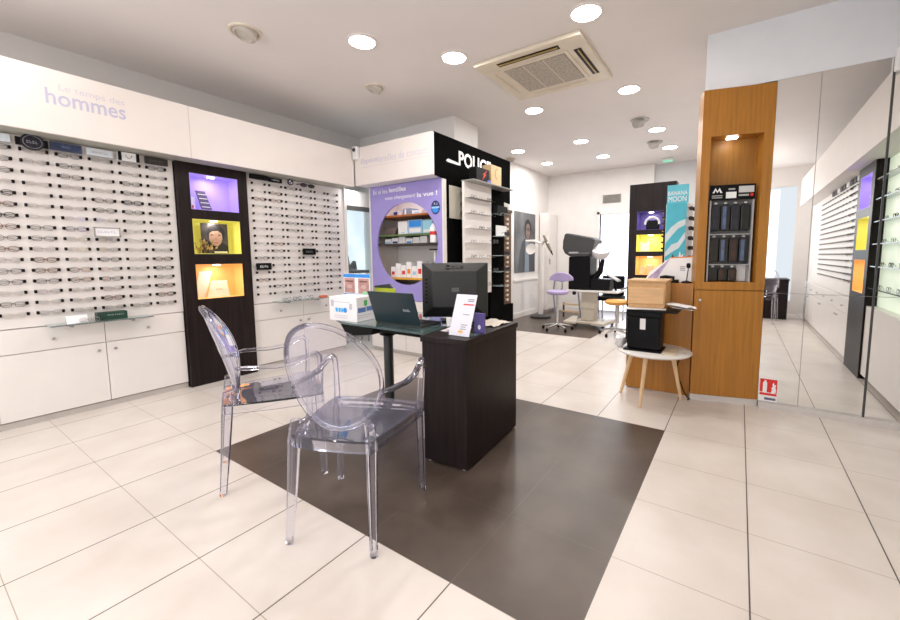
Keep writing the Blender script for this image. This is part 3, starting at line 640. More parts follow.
def sunspec(loc, label, group, rotz=0, col=None, k=1.0):
    tt = thing('sunglasses', label, 'sunglasses', loc, rotz, group)
    b = bmesh.new()
    for s in (-1, 1): tube(b, rimpts(s*.034*k, .029*k, .022*k), .003*k, 5, True)
    tube(b, [(-.008*k, 0, .008*k), (.008*k, 0, .008*k)], .003*k, 5); obj('frame', b, col or blackm, tt, True, local=True)
    for s in (-1, 1):
        b = bmesh.new(); prism(b, rimpts(s*.034*k, .028*k, .021*k, y=-.001), (0, .002, 0)); obj('lens', b, sunlens, tt, local=True)
        obj('temple', T([(s*.063*k, .002, .01*k), (s*.064*k, .05*k, .008*k)], .002*k, 5), col or blackm, tt, local=True)
    return tt
sunspec((4.17, 2.45, 1.355), 'black sunglasses on fourth clear shelf of white panel', 'sunglasses by the black wall')
sunspec((4.17, 2.45, 1.015), 'black sunglasses on sixth clear shelf of white panel', 'sunglasses by the black wall')
t = thing('shadow_shelf_unit', 'black shelf bay with clear glass shelves right of the white glasses panel', 'shelf', (4.6, 2.6, .0))
obj('back', B(4.285, 2.60, 0, 4.60, 2.62, 2.0), blackmatt, t)
for z in (1.70, 1.42, 1.18, .98, .80): obj('clear_shelf', B(4.30, 2.46, z, 4.59, 2.599, z+.008), glass, t)
obj('brand_block', B(4.30, 2.50, 1.7085, 4.55, 2.56, 1.80), blackm, t); obj('white_plate', B(4.32, 2.53, 1.4285, 4.58, 2.54, 1.56), paper, t)
for j, z in enumerate((1.43, 1.19, .99)): sunspec((4.45, 2.452, z+.0275), f'dark sunglasses on {ORD[j]} glass shelf from top of black shelf bay', 'sunglasses by the black wall')
t = thing('gift_box', 'black box with red lightning flash on top of white glasses panel', 'box', (3.93, 2.53, 2.0225)); obj('box_body', B(3.78, 2.47, 2.0225, 4.05, 2.57, 2.17), blackm, t, bev=.003)
g = facing_room(3.78, 2.47, 2.0225); obj('red_flash', g.poly([(.12,.015),(.16,.075),(.13,.075),(.22,.135),(.18,.085),(.21,.085)], .0005, .001), red, t)
t = thing('gift_box', 'tan box with curved mark on top of white glasses panel', 'box', (4.2, 2.53, 2.0225)); obj('box_body', B(4.08, 2.46, 2.0225, 4.32, 2.58, 2.245), mat('tan_box', (.62, .44, .24), .5), t, bev=.003)
g = facing_room(4.08, 2.46, 2.0225); b = bmesh.new(); tube(b, [g.p(.13+.035*math.cos(a), .13+.06*math.sin(a), .001) for a in [.8+k*.45 for k in range(11)]], .004, 5); obj('curved_mark', b, gold, t)
tag(obj('lens_cloth', B(4.0, 2.455, 2.0225, 4.07, 2.468, 2.05), mat('violet_blue', (.16, .16, .6), .5), bev=.004), 'small violet blue cloth between black box and tan box', 'cloth')
t = thing('slim_glasses_rack', 'slim brown rack of small white frames at end of black wall', 'display rack', (4.95, 2.75, 0))
obj('back_board', B(4.82, 2.725, .02, 5.07, 2.765, 1.78), brownrack, t); obj('top', B(4.81, 2.71, 1.7805, 5.075, 2.79, 1.82), brownrack, t); obj('base', B(4.81, 2.69, 0, 5.07, 2.7245, .5), blackmatt, t)
for c_ in (4.90,):
    for k in range(18): obj('frame_peg', B(c_, 2.70, .55+k*.066, c_+.05, 2.7245, .58+k*.066), mat('cream_tag', (.72, .62, .50), .5), t)
# ------------------------------------------------------------------ consulting room end
g = facing_room(6.62, 3.494, .86)
po = thing('wall_poster', 'tall grey poster of a person in dark jacket and glasses on white wall', 'poster', (6.62, 3.494, .86))
obj('print', g.rect(0, 0, .90, 1.15, 0, .004), mat('poster_grey', (.12, .125, .13), .5, var=.7, scale=2), po)
obj('jacket', g.poly([(.15,0),(.88,0),(.86,.40),(.70,.62),(.60,.66),(.44,.66),(.30,.58),(.20,.35)], .0045, .0005), mat('printed_jacket', (.045, .05, .06), .5), po)
obj('shirt', g.poly([(.42,.0),(.62,.0),(.60,.66),(.46,.66)], .0055, .0004), mat('printed_shirt', (.20, .25, .30), .5), po)
obj('hair', g.ell(.56, .83, .15, .20, .0055, .0004), hairm, po); obj('face', g.ell(.56, .80, .105, .15, .0065, .0004), mat('poster_skin', (.22, .15, .13), .6), po)
obj('mouth', g.ell(.56, .71, .035, .009, .0072, .0003, n=10), hairm, po); obj('nose', g.poly([(.555,.84),(.58,.77),(.545,.77)], .0072, .0003), mat('printed_skin_shade', (.40, .20, .15), .6), po)
for s in (-1, 1): obj('printed_spectacle', tube(bmesh.new(), [g.p(.56+s*.05+.042*math.cos(a), .835+.03*math.sin(a), .009) for a in [2*PI*k/16 for k in range(16)]], .004, 5, True), hairm, po)
tag(obj('wall_rail', B(6.6, 3.47, .70, 7.62, 3.4995, .735), white), 'white rail along wall below the grey poster', 'rail')
# door-like tall white cupboard beside poster
t = thing('tall_cupboard', 'tall white cupboard in the corner beside the grey poster', 'cupboard', (7.9, 3.35, 0)); obj('body', B(7.72, 3.30, .05, 8.18, 3.478, 2.05), white, t, bev=.003); obj('door', B(7.74, 3.282, .07, 8.16, 3.299, 2.03), white, t, bev=.002); obj('handle', B(7.77, 3.262, 1.0, 7.785, 3.2815, 1.12), steel, t); obj('plinth', B(7.73, 3.31, 0, 8.17, 3.47, .0495), grey_line, t)
# examination lamp stand
t = thing('examination_stand', 'white upright examination stand with lamp arm near the grey poster', 'medical stand', (7.0, 3.12, 0))
obj('base', L([(.20, 0), (.20, .04), (.06, .07)], 24, (7.0, 3.12, 0)), darkgrey, t, True); obj('post', T([(7.0, 3.12, .06), (7.0, 3.12, 1.42)], .05, 14), white, t, True)
obj('arm', T([(7.0, 3.12, 1.40), (6.98, 3.25, 1.46), (6.95, 3.42, 1.46)], .025, 8), white, t, True); obj('arm', T([(7.0, 3.12, 1.38), (6.9, 3.0, 1.46), (6.85, 2.92, 1.40)], .022, 8), white, t, True)
lh = obj('lamp_head', T([(6.9, 3.03, 1.55), (6.86, 2.93, 1.38), (6.84, 2.86, 1.26)], [.018, .03, .022], 12), mat('olive_metal', (.16, .14, .09), .4), t, True); obj('lamp_tip', T([(6.84, 2.86, 1.26), (6.83, 2.82, 1.19)], [.018, .008], 10), blackm, lh, True)
obj('reflector_disc', L([(.04, 0), (.10, .03), (.105, .04), (.05, .02)], 24, (6.9, 3.27, 1.30), Matrix.Rotation(-1.35, 4, 'Y')), white, t, True, label='round white reflector')
# instrument table
tx, ty = 6.60, 2.06
t = thing('instrument_table', 'white motorised instrument table on beige column in back room', 'table', (tx, ty, 0))
obj('tabletop', B(tx-.28, 1.53, .585, tx+.28, 2.38, .615), white, t, bev=.01); obj('column', B(tx-.10, ty-.11, .10, tx+.10, ty+.11, .584), beige, t, bev=.012); obj('upper_collar', B(tx-.115, ty-.125, .30, tx+.115, ty+.125, .42), beige, t, bev=.01)
for s in (-1, 1):
    ft = obj('foot', P([(tx-.30, ty+s*.12, .06), (tx+.30, ty+s*.30, .06), (tx+.30, ty+s*.40, .06), (tx-.34, ty+s*.33, .06)], (0,0,.045)), beige, t, bev=.01)
    for px in (tx-.28, tx+.26): obj('castor', L([(.03, -.02), (.035, -.01), (.035, .01), (.03, .02)], 14, (px, ty+s*.31, .036), Matrix.Rotation(PI/2, 4, 'X')), blackm, ft, True)
obj('base_plate', B(tx-.22, ty-.20, .06, tx+.22, ty+.20, .0995), beige, t, bev=.008); obj('control_knob', L([(.03, 0), (.03, .03)], 12, (tx-.285, 2.22, .57), Matrix.Rotation(-PI/2, 4, 'Y')), blackm, t, True)
t = thing('eye_test_machine', 'large black visual field machine with grey hood and white bowl', 'medical instrument', (tx, ty, .616))
HOOD = [(2.34,1.16),(2.44,1.22),(2.475,1.30),(2.47,1.42),(2.44,1.535),(2.405,1.55),(1.97,1.46),(1.93,1.42),(1.96,1.30),(2.02,1.16)]
pr = [(2.36, .88), (2.44, 1.10), (2.47, 1.30), (2.43, 1.47), (2.36, 1.51), (1.93, 1.40), (1.84, 1.36), (1.82, 1.28), (1.93, 1.20), (1.98, 1.05), (2.3, 1.03)]
obj('hood', P([(tx-.2, y, z) for y, z in HOOD], (.42, 0, 0)), mat('charcoal_hood', (.05, .05, .052), .45), t, bev=.03)
obj('cabinet_body', B(tx-.18, 2.01, .6155, tx+.20, 2.37, 1.159), blackm, t, bev=.015); obj('name_stripe', B(tx-.204, 2.20, 1.215, tx-.2005, 2.36, 1.24), mat('pale_stripe', (.5, .5, .5), .5), t); obj('trim_line', B(tx-.204, 2.0, 1.215, tx-.2005, 2.195, 1.222), steel, t)
obj('bowl', L([(.05, -.13), (.125, -.10), (.155, -.02), (.155, .03), (.12, .03)], 24, (tx-.06, 1.88, 1.265), Matrix.Rotation(.25, 4, 'X') @ Matrix.Rotation(-.5, 4, 'Y')), paper, t, True, label='round white bowl')
obj('chin_rest_arm', T([(tx-.05, 2.0, .78), (tx-.05, 1.88, .92), (tx-.05, 1.84, 1.12)], [.06, .045, .03], 10), blackm, t, True); obj('lower_housing', B(tx-.15, 1.70, .6155, tx+.12, 2.019, .80), blackm, t, bev=.02)
obj('control_panel', P([(tx-.14, 1.78, .88), (tx+.08, 1.78, .88), (tx+.08, 1.58, .76), (tx-.14, 1.58, .76)], (0, .01, .025)), mat('grey_panel', (.4, .39, .38), .4), t, bev=.005); obj('panel_stalk', T([(tx-.03, 1.63, .6155), (tx-.03, 1.66, .80)], .02, 8), blackm, t)
t = thing('keyboard_stand', 'small white keyboard stand at right end of instrument table', 'stand', (tx, 1.48, .616))
obj('arm', T([(tx, 1.56, .63), (tx-.02, 1.48, .66), (tx-.05, 1.38, .72)], .014, 8), steel, t, True); obj('tray', B(tx-.10, 1.34, .735, tx, 1.46, .75), paper, t)
def stool(x, y, zs, cush, label, back=None, arms=False, n=5):
    tt = thing('swivel_stool', label, 'stool', (x, y, 0))
    obj('seat', L([(.12, zs-.07), (.165, zs-.05), (.17, zs-.02), (.14, zs)], 28, (x, y, 0)), cush, tt, True)
    obj('post', T([(x, y, .08), (x, y, zs-.07)], .02, 10), chrome, tt, True)
    for k in range(n):
        a = 2*PI*k/n+.3; ex, ey = x+.24*math.cos(a), y+.24*math.sin(a)
        lg = obj('leg', T([(x, y, .10), (ex, ey, .065)], [.022, .014], 8), chrome, tt, True)
        obj('castor', L([(.022, -.015), (.028, -.008), (.028, .008), (.022, .015)], 12, (ex, ey, .029), Matrix.Rotation(PI/2, 4, 'X')), blackm, lg, True)
    if back:
        obj('backrest', P([(x+.12, y+yy, z) for yy, z in [(.20,zs+.15),(.19,zs+.20),(.13,zs+.25),(.05,zs+.275),(-.05,zs+.275),(-.13,zs+.25),(-.19,zs+.20),(-.20,zs+.15),(0,zs+.125)]], (.05, 0, 0)), cush, tt, bev=.012)
        obj('back_stem', T([(x+.06, y, zs-.05), (x+.18, y, zs+.02), (x+.185, y, zs+.18)], .014, 8), chrome, tt, True)
    if arms:
        obj('foot_lever', T([(x, y, .30), (x-.14, y-.02, .28)], .01, 6), chrome, tt)
    return tt
stool(5.95, 2.365, .637, lilac, 'lilac swivel stool with curved backrest left of the instrument table', True)
stool(5.98, 1.465, .529, orange_seat, 'orange round swivel stool beside the oak counter')
t = thing('walking_frame', 'grey tubular frame standing behind the lilac stool', 'frame', (7.02, 2.6, 0))
for yy in (2.40, 2.88): obj('upright', T([(7.02, yy-.06, 0), (7.02, yy, .50), (7.02, yy+(.04 if yy < 2.5 else -.04), .80)], .016, 8), mat('grey_tube', (.30, .29, .36), .4), t, True)
obj('crossbar', T([(7.02, 2.44, .80), (7.02, 2.64, .84), (7.02, 2.84, .80)], .016, 8), mat('grey_tube', (.30, .29, .36), .4), t, True)
t = thing('low_wooden_crate', 'low brown wooden rack on floor behind the lilac stool', 'rack', (7.3, 2.4, 0))
for z in (.10, .24): obj('rail', B(7.28, 2.2, z, 7.31, 2.8, z+.03), beech, t)
for y in (2.2, 2.77): obj('upright', B(7.3105, y, 0, 7.335, y+.03, .28), brownrack, t)
t = thing('padded_chair', 'black padded chair behind the beige instrument column', 'chair', (7.45, 1.95, 0))
obj('seat', B(7.25, 1.72, .36, 7.65, 2.16, .44), blackm, t, bev=.02); obj('backrest', B(7.60, 1.74, .4405, 7.66, 2.14, .80), blackm, t, bev=.02)
for x in (7.28, 7.62):
    for y in (1.75, 2.13): obj('leg', T([(x, y, 0), (x, y, .36)], .014, 8), chrome, t)
# sheer curtain in the daylight beyond the doorway
t = thing('sheer_curtain', 'glowing white sheer curtain filling the back doorway', 'curtain', (8.55, 2.07, 0))
b = bmesh.new(); pts = [(8.5+.02*math.sin(k*1.3), 2.7-k*.02) for k in range(66)]
va = [[b.verts.new((x, y, z)) for x, y in pts] for z in (.02, 2.4)]
for k in range(65): b.faces.new((va[0][k], va[0][k+1], va[1][k+1], va[1][k]))
obj('fabric', b, mat('sunlit_sheer', (.85, .88, 1.0), .7, emit=1.2, var=.05), t)
obj('rod', T([(8.5, 2.75, 2.42), (8.5, 1.38, 2.42)], .014, 8), steel, t)
# ------------------------------------------------------------------ far dark niche column
f2 = facing_front(5.6, 1.245, 0)
niche_column(f2, .55, 2.095, [(.10, .92, .42, 1.165, norange), (.10, 1.225, .42, 1.445, nyellow), (.10, 1.505, .42, 1.74, mat('niche_indigo', (.10, .07, .28), .5, emit=.15))], 'dark column with three lit niches standing behind the oak counter')
t = thing('headphone_stand', 'white rounded hoop over a black form in the indigo niche', 'headphones', f2.p(.28, 1.51, -.08))
obj('black_form', f2.poly([(.205,1.51),(.355,1.51),(.36,1.58),(.33,1.63),(.23,1.63),(.20,1.58)], -.10, .06), blackm, t, bev=.01); obj('hoop', tube(bmesh.new(), [f2.p(.28+.085*math.cos(a), 1.59+.075*math.sin(a), -.03) for a in [-.2+k*.354 for k in range(11)]], .014, 8), paper, t, True)
t = thing('display_card', 'white folded card in the yellow niche behind the counter', 'card', f2.p(.2, 1.23, -.08)); obj('card', f2.poly([(.14,1.2295),(.25,1.2295),(.24,1.36),(.19,1.32),(.14,1.36)], -.09, .03), paper, t)
t = thing('letter_blocks', 'pale orange block letters in the orange niche behind the counter', 'decoration', f2.p(.26, .925, -.08)); 
for k in range(3): obj('block', f2.rect(.14+k*.09, .9245, .21+k*.09, 1.03+.02*(k%2), -.10, .04), mat('peach_block', (.9, .62, .35), .5), t, bev=.004)
# ------------------------------------------------------------------ oak counter and column
t = thing('oak_counter', 'low honey oak counter joined to the left side of the tall oak column', 'counter', (3.85, .55, 0))
obj('front_panel', B(3.66, .30, .012, 3.68, .80, .945), oak, t); obj('side_panel', B(3.6805, .78, .012, 4.25, .80, .945), oak, t); obj('top', B(3.6805, .30, .925, 4.25, .7795, .945), oak, t); obj('end_panel', B(3.6805, .30, .012, 4.25, .32, .9245), oak, t)
ca = V((3.612, .285, 0)); cb = V((3.735, -.166, 0))
fc = Fr(ca, cb-ca, (0,0,1)); W = (cb-ca).length
t = thing('oak_column', 'tall honey oak column with open recess holding a case display', 'column', fc.p(W/2, 0, -.05))
b = bmesh.new(); dp = .16
fc.rect(0, .905, .062, 2.42, -dp, dp, b); fc.rect(W-.062, .905, W, 2.42, -dp, dp, b); fc.rect(.062, 2.075, W-.062, 2.42, -dp, dp, b); fc.rect(.062, .905, W-.062, .965, -dp, dp, b)
obj('upper_carcass', b, oak, t)
obj('recess_back', fc.rect(.062, .965, W-.062, 2.075, -dp, .01), oak_in, t)
dr = obj('door', fc.rect(.0, .05, W, .898, -.02, .02), oak, t, bev=.002); obj('lower_carcass', fc.rect(.005, .05, W-.005, .904, -dp, dp-.0205), oak_in, t)
obj('knob', L([(.006, 0), (.012, .012), (.012, .02), (.004, .024)], 14, fc.p(.04, .82, .0005), Matrix.Rotation(-PI/2, 4, 'Y')), steel, dr, True)
obj('plinth', fc.rect(.0, .0, W, .048, -.1, .095), mat('pale_grey_plinth', (.62, .58, .56), .5), t)
obj('recess_lamp', fc.rect(.18, 2.062, .25, 2.0745, -.09, .05), nlamp, t, bev=.003, label='small lit lamp under recess top')
obj('edge_plate', fc.rect(.19, 2.26, .255, 2.262, .0005, .001), oak_in, t)
ld = bpy.data.lights.new('recess_light', 'AREA'); ld.size = .06; ld.energy = .12; lo_ = bpy.data.objects.new('recess_light', ld); C.objects.link(lo_); lo_.location = fc.p(.2, 2.05, -.06)
# case display inside the recess
t = thing('case_display', 'grey display stand of dark cases with mountain emblem in oak column', 'display rack', fc.p(.22, .966, -.08))
DX0, DX1 = .085, W-.084
obj('back_board', fc.rect(DX0, .9655, DX1, 1.715, -.145, .008), mat('grey_board', (.22, .22, .23), .4), t); obj('header', fc.rect(DX0-.002, 1.60, DX1+.002, 1.715, -.055, .012), blackm, t)
b = bmesh.new(); fc.rect(DX0, .9655, DX0+.010, 1.60, -.136, .088, b); fc.rect(DX1-.010, .9655, DX1, 1.60, -.136, .088, b); obj('side_rail', b, mat('silver_grey', (.45, .45, .46), .35), t)
for z in (1.345, 1.108): obj('shelf', fc.rect(DX0+.011, z-.012, DX1-.011, z-.006, -.136, .09), mat('silver_grey', (.45, .45, .46), .35), t)
hd = [o for o in t.children if o.name.startswith('header')][0]
obj('mountain_emblem', fc.poly([(DX0+.012,1.655),(DX0+.032,1.695),(DX0+.046,1.668),(DX0+.060,1.695),(DX0+.080,1.655),(DX0+.066,1.655),(DX0+.058,1.675),(DX0+.046,1.655),(DX0+.034,1.675),(DX0+.026,1.655)], -.0425, .001), white_text, hd); obj('emblem_bar', fc.lines(DX0+.010, DX0+.085, (1.615, 1.63), .008, -.0425, .1), mat('dim_silver', (.4,.4,.4), .5), hd)
obj('white_label', fc.rect(DX0+.105, 1.612, DX0+.175, 1.66, -.0425, .001), paper, hd); obj('label_line', fc.lines(DX0+.12, DX0+.165, (1.675,), .012, -.0425, 0), mat('dim_silver', (.4,.4,.4), .5), hd)
obj('white_label', fc.rect(DX0+.19, 1.652, DX1-.008, 1.70, -.0425, .001), mat('grey_label', (.6,.6,.6), .5), hd); obj('red_dot', fc.rect(DX1-.03, 1.622, DX1-.012, 1.645, -.0425, .001), red, hd); obj('label_line', fc.lines(DX0+.19, DX1-.04, (1.625,), .014, -.0425, 0), mat('dim_silver', (.4,.4,.4), .5), hd)
cz_ = [(1.60, 4), (1.342, 4), (1.106, 3)]
cols = [mat('case_navy', (.015,.017,.03), .35, var=.5, scale=25), mat('case_black', (.012,.011,.011), .4), mat('case_brown', (.045,.022,.015), .45, var=.4, scale=25), mat('case_steel_blue', (.10,.15,.28), .3, var=.4, scale=12)]
wd = (DX1-DX0-.03)/4
obj('white_backing', fc.rect(DX0+.02+3*wd, .97, DX1-.012, 1.095, -.136, .012), paper, t, label='empty white lower right corner')
for r_, (zt, n_) in enumerate(cz_):
    for k in range(n_):
        hh = (.235, .225, .138)[r_]; x = DX0+.015+wd*(k+.5)
        m = cols[(0,3,0,1, 1,3,2,3, 1,2,2)[r_*4+k]]
        row = ('top', 'middle', 'bottom')[r_]
        tt = thing('hanging_case', f'dark slim glasses case, {ORD[k]} from left in {row} row of oak column display', 'case', fc.p(x, zt-hh, -.09), 0, 'dark cases in the oak column display')
        zt2 = zt-.028
        g = Fr(fc.p(x, 0, -.098), fc.r, fc.u)
        obj('case_body', g.poly([(-wd*.44, zt2-hh+.03), (wd*.44, zt2-hh+.03), (wd*.46, zt2-.02), (wd*.3, zt2), (-wd*.3, zt2), (-wd*.46, zt2-.02)], 0, .035), cols[1], tt, bev=.006); obj('stripe', g.rect(-wd*.30, zt2-hh+.04, wd*(.05 if k % 2 else .22), zt2-.02, .0355, .001), m, tt)
        obj('hanging_tab', g.ell(0, zt2+.006, .011, .011, .012, .003, n=14), paper, tt)
# ------------------------------------------------------------------ mirror wall
MX = 3.735
for (ya, yb), hz in (((-.168, -.41), 'beside the oak column'), ((-.413, -.760), 'in the middle'), ((-.774, -1.218), 'at the right edge')):
    for za, zb, vz in ((.047, .887, 'lower'), (.890, 2.43, 'upper')):
        if ya == -.168 and False: continue
        tag(obj('wall_mirror', B(MX, yb, za, MX+.008, ya, zb), mirror_m), f'{vz} wall mirror pane {hz}', 'mirror', 'wall mirror panes')
struct('trim_mirror_joint', B(MX-.006, -.773, .046, MX+.01, -.761, 2.431), mat('dark_joint', (.05, .05, .05), .4))
t = thing('extinguisher_sign', 'small red fire extinguisher sign stuck low on mirror beside oak column', 'sign', (MX, -.22, .05))
g = facing_front(MX-.0005, -.174, .05); obj('white_plate', g.rect(0, 0, .113, .178, 0, .002), paper, t); pl = obj('red_field', g.rect(.003, .048, .110, .175, .0022, .0006), red, t, label='red field with white pictograms')
obj('bottle_pictogram', g.poly([(.022,.068),(.048,.068),(.048,.145),(.042,.155),(.042,.165),(.030,.165),(.030,.155),(.022,.145)], .003, .0005), white_text, pl)
obj('flame_pictogram', g.poly([(.074,.072),(.090,.068),(.103,.078),(.104,.10),(.099,.115),(.104,.14),(.094,.13),(.088,.155),(.080,.135),(.084,.118),(.074,.11),(.080,.098)], .003, .0005), white_text, pl); obj('white_bar', g.rect(.003, .066, .110, .071, .003, .0004), white_text, pl)
obj('grey_bar', g.rect(.035, .012, .105, .030, .0022, .0005), mat('slate_print', (.12, .12, .2), .5), t)
# ------------------------------------------------------------------ objects on and before the oak counter
t = thing('sunglasses_stand', 'turquoise BANANA MOON sunglasses tower on the oak counter', 'display stand', (4.02, .45, .946))
bxs = [V((3.95, .565, 0)), V((3.95, .40, 0)), V((4.10, .365, 0)), V((4.12, .56, 0))]
b = bmesh.new(); prism(b, [v + V((0,0,.9955)) for v in bxs], (0,0,.63)); obj('tower', b, paper, t)
b = bmesh.new(); prism(b, [v + V((0,0,.9455)) for v in bxs], (0,0,.0495)); obj('base', b, blackm, t)
g = facing_front(3.949, .562, 0)
ps = obj('printed_front', g.rect(.0, 1.13, .16, 1.63, 0, .002), teal, t)
hd = obj('header_card', g.rect(.0, 1.6305, .17, 1.79, -.01, .004), mat('turquoise_header', (.10, .50, .62), .45), t, label='turquoise header card')
text('lettering', 'BANANA', g, .008, 1.70, white_text, hd, w=.152, h=.036, d=-.0035); text('lettering', 'MOON', g, .012, 1.645, white_text, hd, w=.14, h=.046, d=-.0035)
for (pts) in ([(.0,1.36),(.04,1.42),(.10,1.47),(.155,1.49),(.155,1.44),(.10,1.41),(.05,1.35),(.0,1.28)], [(.0,1.20),(.05,1.27),(.10,1.29),(.155,1.38),(.155,1.32),(.11,1.24),(.05,1.20),(.0,1.16)]): obj('wave_print', g.poly(pts, .0025, .0005), paleblue, ps)
obj('logo_print', g.poly([(.09,1.14),(.14,1.14),(.15,1.19),(.13,1.17),(.12,1.21),(.11,1.17)], .0025, .0005), paper, ps); obj('dark_print', g.poly([(.045,1.135),(.085,1.135),(.065,1.19)], .0025, .0005), darkgrey, ps)
gs = Fr(V((3.95, .399, 0)), V((.15, -.035, 0)), (0,0,1))
for r_ in range(6):
    for k in range(2):
        o = sunspec(gs.p(.030+k*.088, 1.58-r_*.085, .042), f'dark sunglasses, {ORD[r_]} from top, {("left","right")[k]} column of turquoise tower side', 'sunglasses on the turquoise tower', -.85, None, .68)
        obj('peg', T([(.0, .003, 0), (.012, .03, 0)], .003, 5), steel, o, local=True)
for r_ in range(8): tag(obj('sunglasses', T([(4.0+.01*(r_%2), .568, 1.56-r_*.055), (4.0, .60, 1.57-r_*.055), (4.05, .60, 1.565-r_*.055)], .008, 6), sunlens), f'sunglasses seen edge on at left side of turquoise tower, {ORD[r_]} from top', 'sunglasses', 'sunglasses at left side of the turquoise tower')
t = thing('counter_placard', 'white leaning placard with orange top band on the oak counter', 'placard', (3.85, .5, .946))
pp = [(3.80, .70, .9465), (3.80, .332, .9465), (3.83, .332, 1.165), (3.83, .50, 1.155), (3.815, .66, 1.03)]
obj('board', P(pp, (.004, 0, 0)), paper, t); g = Fr(V((3.7985, .70, .9465)), (0,-1,0), (.03, 0, .2185)); obj('orange_band', g.poly([(.20,.205),(.367,.213),(.367,.222),(.20,.214)], .0, .001), mat('orange_print', (.85,.25,.03), .5), t); obj('mauve_print', g.poly([(.0,.002),(.20,.205),(.11,.04),(.05,.002)], .0, .001), mat('mauve_photo', (.42,.34,.52), .5, var=.4, scale=20), t); obj('small_print', g.lines(.28, .32, (.10,.115,.13), .006, .0, .2), grey_text, t)
t = thing('webcam_stand', 'small black camera on thin stick at right on the oak counter', 'camera', (3.74, .345, .946))
obj('base', L([(.04, .9455), (.04, .955), (.01, .965)], 16, (3.74, .36, 0)), blackm, t, True); obj('stick', T([(3.74, .36, .96), (3.74, .35, 1.07)], .004, 6), darkgrey, t); obj('camera_head', L([(.012, 1.07), (.016, 1.08), (.016, 1.10), (.01, 1.11)], 12, (3.74, .35, 0)), blackm, t, True)
t = thing('telephone', 'black telephone lying on the oak counter behind the wooden box', 'telephone', (3.76, .47, .946)); obj('base', P([(3.71, .58, .9455), (3.71, .42, .9455), (3.79, .42, .9455), (3.79, .58, .9455)], (0,0,.025)), blackm, t, bev=.006); obj('handset', T([(3.73, .56, .985), (3.73, .52, .995), (3.73, .45, .985)], .014, 8), blackm, t, True)
# round table with stack of things
tcx, tcy, tz = 3.38, .535, .435
t = thing('round_side_table', 'white round side table on splayed beech legs before the oak counter', 'table', (tcx, tcy, 0))
obj('tabletop', L([(.262, tz-.022), (.272, tz-.014), (.272, tz-.006), (.264, tz)], 48, (tcx, tcy, 0)), white, t, True)
for (lx, ly) in ((3.21, .592), (3.48, .80), (3.57, .345)):
    d_ = V((lx-tcx, ly-tcy, 0)); tp = V((tcx, tcy, tz-.022)) + d_*.62; obj('leg', T([tp, (lx, ly, 0)], [.018, .012], 12), beech, t, True)
t = thing('paper_shredder', 'black box shredder with pale label standing on the white round table', 'shredder', (3.36, .60, tz))
g = facing_front(3.26, .715, tz)
obj('bin', B(3.26, .475, tz+.012, 3.46, .715, .70), blackm, t, bev=.012); obj('foot', B(3.23, .46, tz+.0005, 3.48, .735, tz+.0115), blackm, t, bev=.005); obj('head', B(3.25, .468, .7005, 3.47, .722, .745), blackm, t, bev=.008); obj('label', g.rect(.095, .17, .135, .255, .0005, .001), paper, t)
t = thing('document_tray', 'black tray of loose papers lying on the black shredder', 'tray', (3.38, .55, .746))
obj('tray', B(3.24, .36, .7455, 3.52, .71, .758), blackm, t, bev=.003)
for k, (a, y, x) in enumerate(((.2, .66, 3.27), (-.15, .60, 3.30), (.1, .55, 3.28))):
    b = bmesh.new(); bx(b, -.07, -.10, 0, .07, .10, .0015); b.transform(Matrix.Translation((x+.06, y, .7585+.002*k)) @ Matrix.Rotation(a, 4, 'Z')); tag(obj('paper_sheet', b, paper), ['loose white sheet at left on the black tray','middle loose white sheet on the black tray','top loose white sheet on the black tray'][k], 'paper', 'sheets on the black tray')
for k, (a, y, x) in enumerate(((.3, .36, 3.36), (.15, .34, 3.40), (-.2, .37, 3.34))):
    b = bmesh.new(); bx(b, -.07, -.075, 0, .07, .075, .0015); b.transform(Matrix.Translation((x, y-.01, .777+.012*k)) @ Matrix.Rotation(a, 4, 'Z') @ Matrix.Rotation(.12, 4, 'X')); tag(obj('paper_sheet', b, paper), ['lowest white sheet sticking out right of black tray','middle white sheet sticking out right of black tray','top white sheet sticking out right of black tray'][k], 'paper', 'sheets sticking out right of the tray')
t = thing('wooden_drawer_box', 'light wooden drawer box on the papers in front of oak counter', 'box', (3.43, .57, .765))
obj('carcass', B(3.34, .46, .79, 3.62, .735, .968), mat('light_wood', (.62, .37, .17), .5, var=.1, scale=6, stretch=(1,8,8)), t, bev=.003); obj('drawer_front', B(3.325, .468, .80, 3.3395, .727, .925), mat('light_wood_front', (.68, .42, .21), .5, var=.1, scale=6, stretch=(8,1,8)), t, bev=.003); obj('lid', B(3.33, .45, .9685, 3.625, .745, .985), mat('light_wood', (.62, .37, .17), .5), t, bev=.003); obj('base', B(3.345, .465, .7665, 3.61, .73, .7895), mat('light_wood', (.62, .37, .17), .5), t)
tag(obj('envelope', B(3.22, .36, tz+.0005, 3.42, .455, tz+.008), mat('beige_envelope', (.68, .56, .42), .6)), 'beige envelope lying right of the shredder on white round table', 'envelope')
b = L([(.015, 0), (.034, .02), (.042, .05), (.034, .075), (.012, .09)], 16, (3.33, .782, tz+.0005)); [setattr(v, 'co', v.co + V((random.uniform(-.012,.012), random.uniform(-.012,.012), random.uniform(-.0,.008)))) for v in b.verts if v.co.z > tz+.01]
tag(obj('plastic_bag', b, paper, smooth=True), 'crumpled white bag at left edge of the white round table', 'bag')
t = thing('power_cable', 'thin black cable on floor between oak counter and column', 'cable', (3.6, .3, 0)); obj('cable', T([(3.652, .36, .40), (3.65, .40, .22), (3.648, .34, .06), (3.64, .31, .008), (3.61, .285, .006), (3.58, .30, .006)], .004, 6), blackm, t, True)
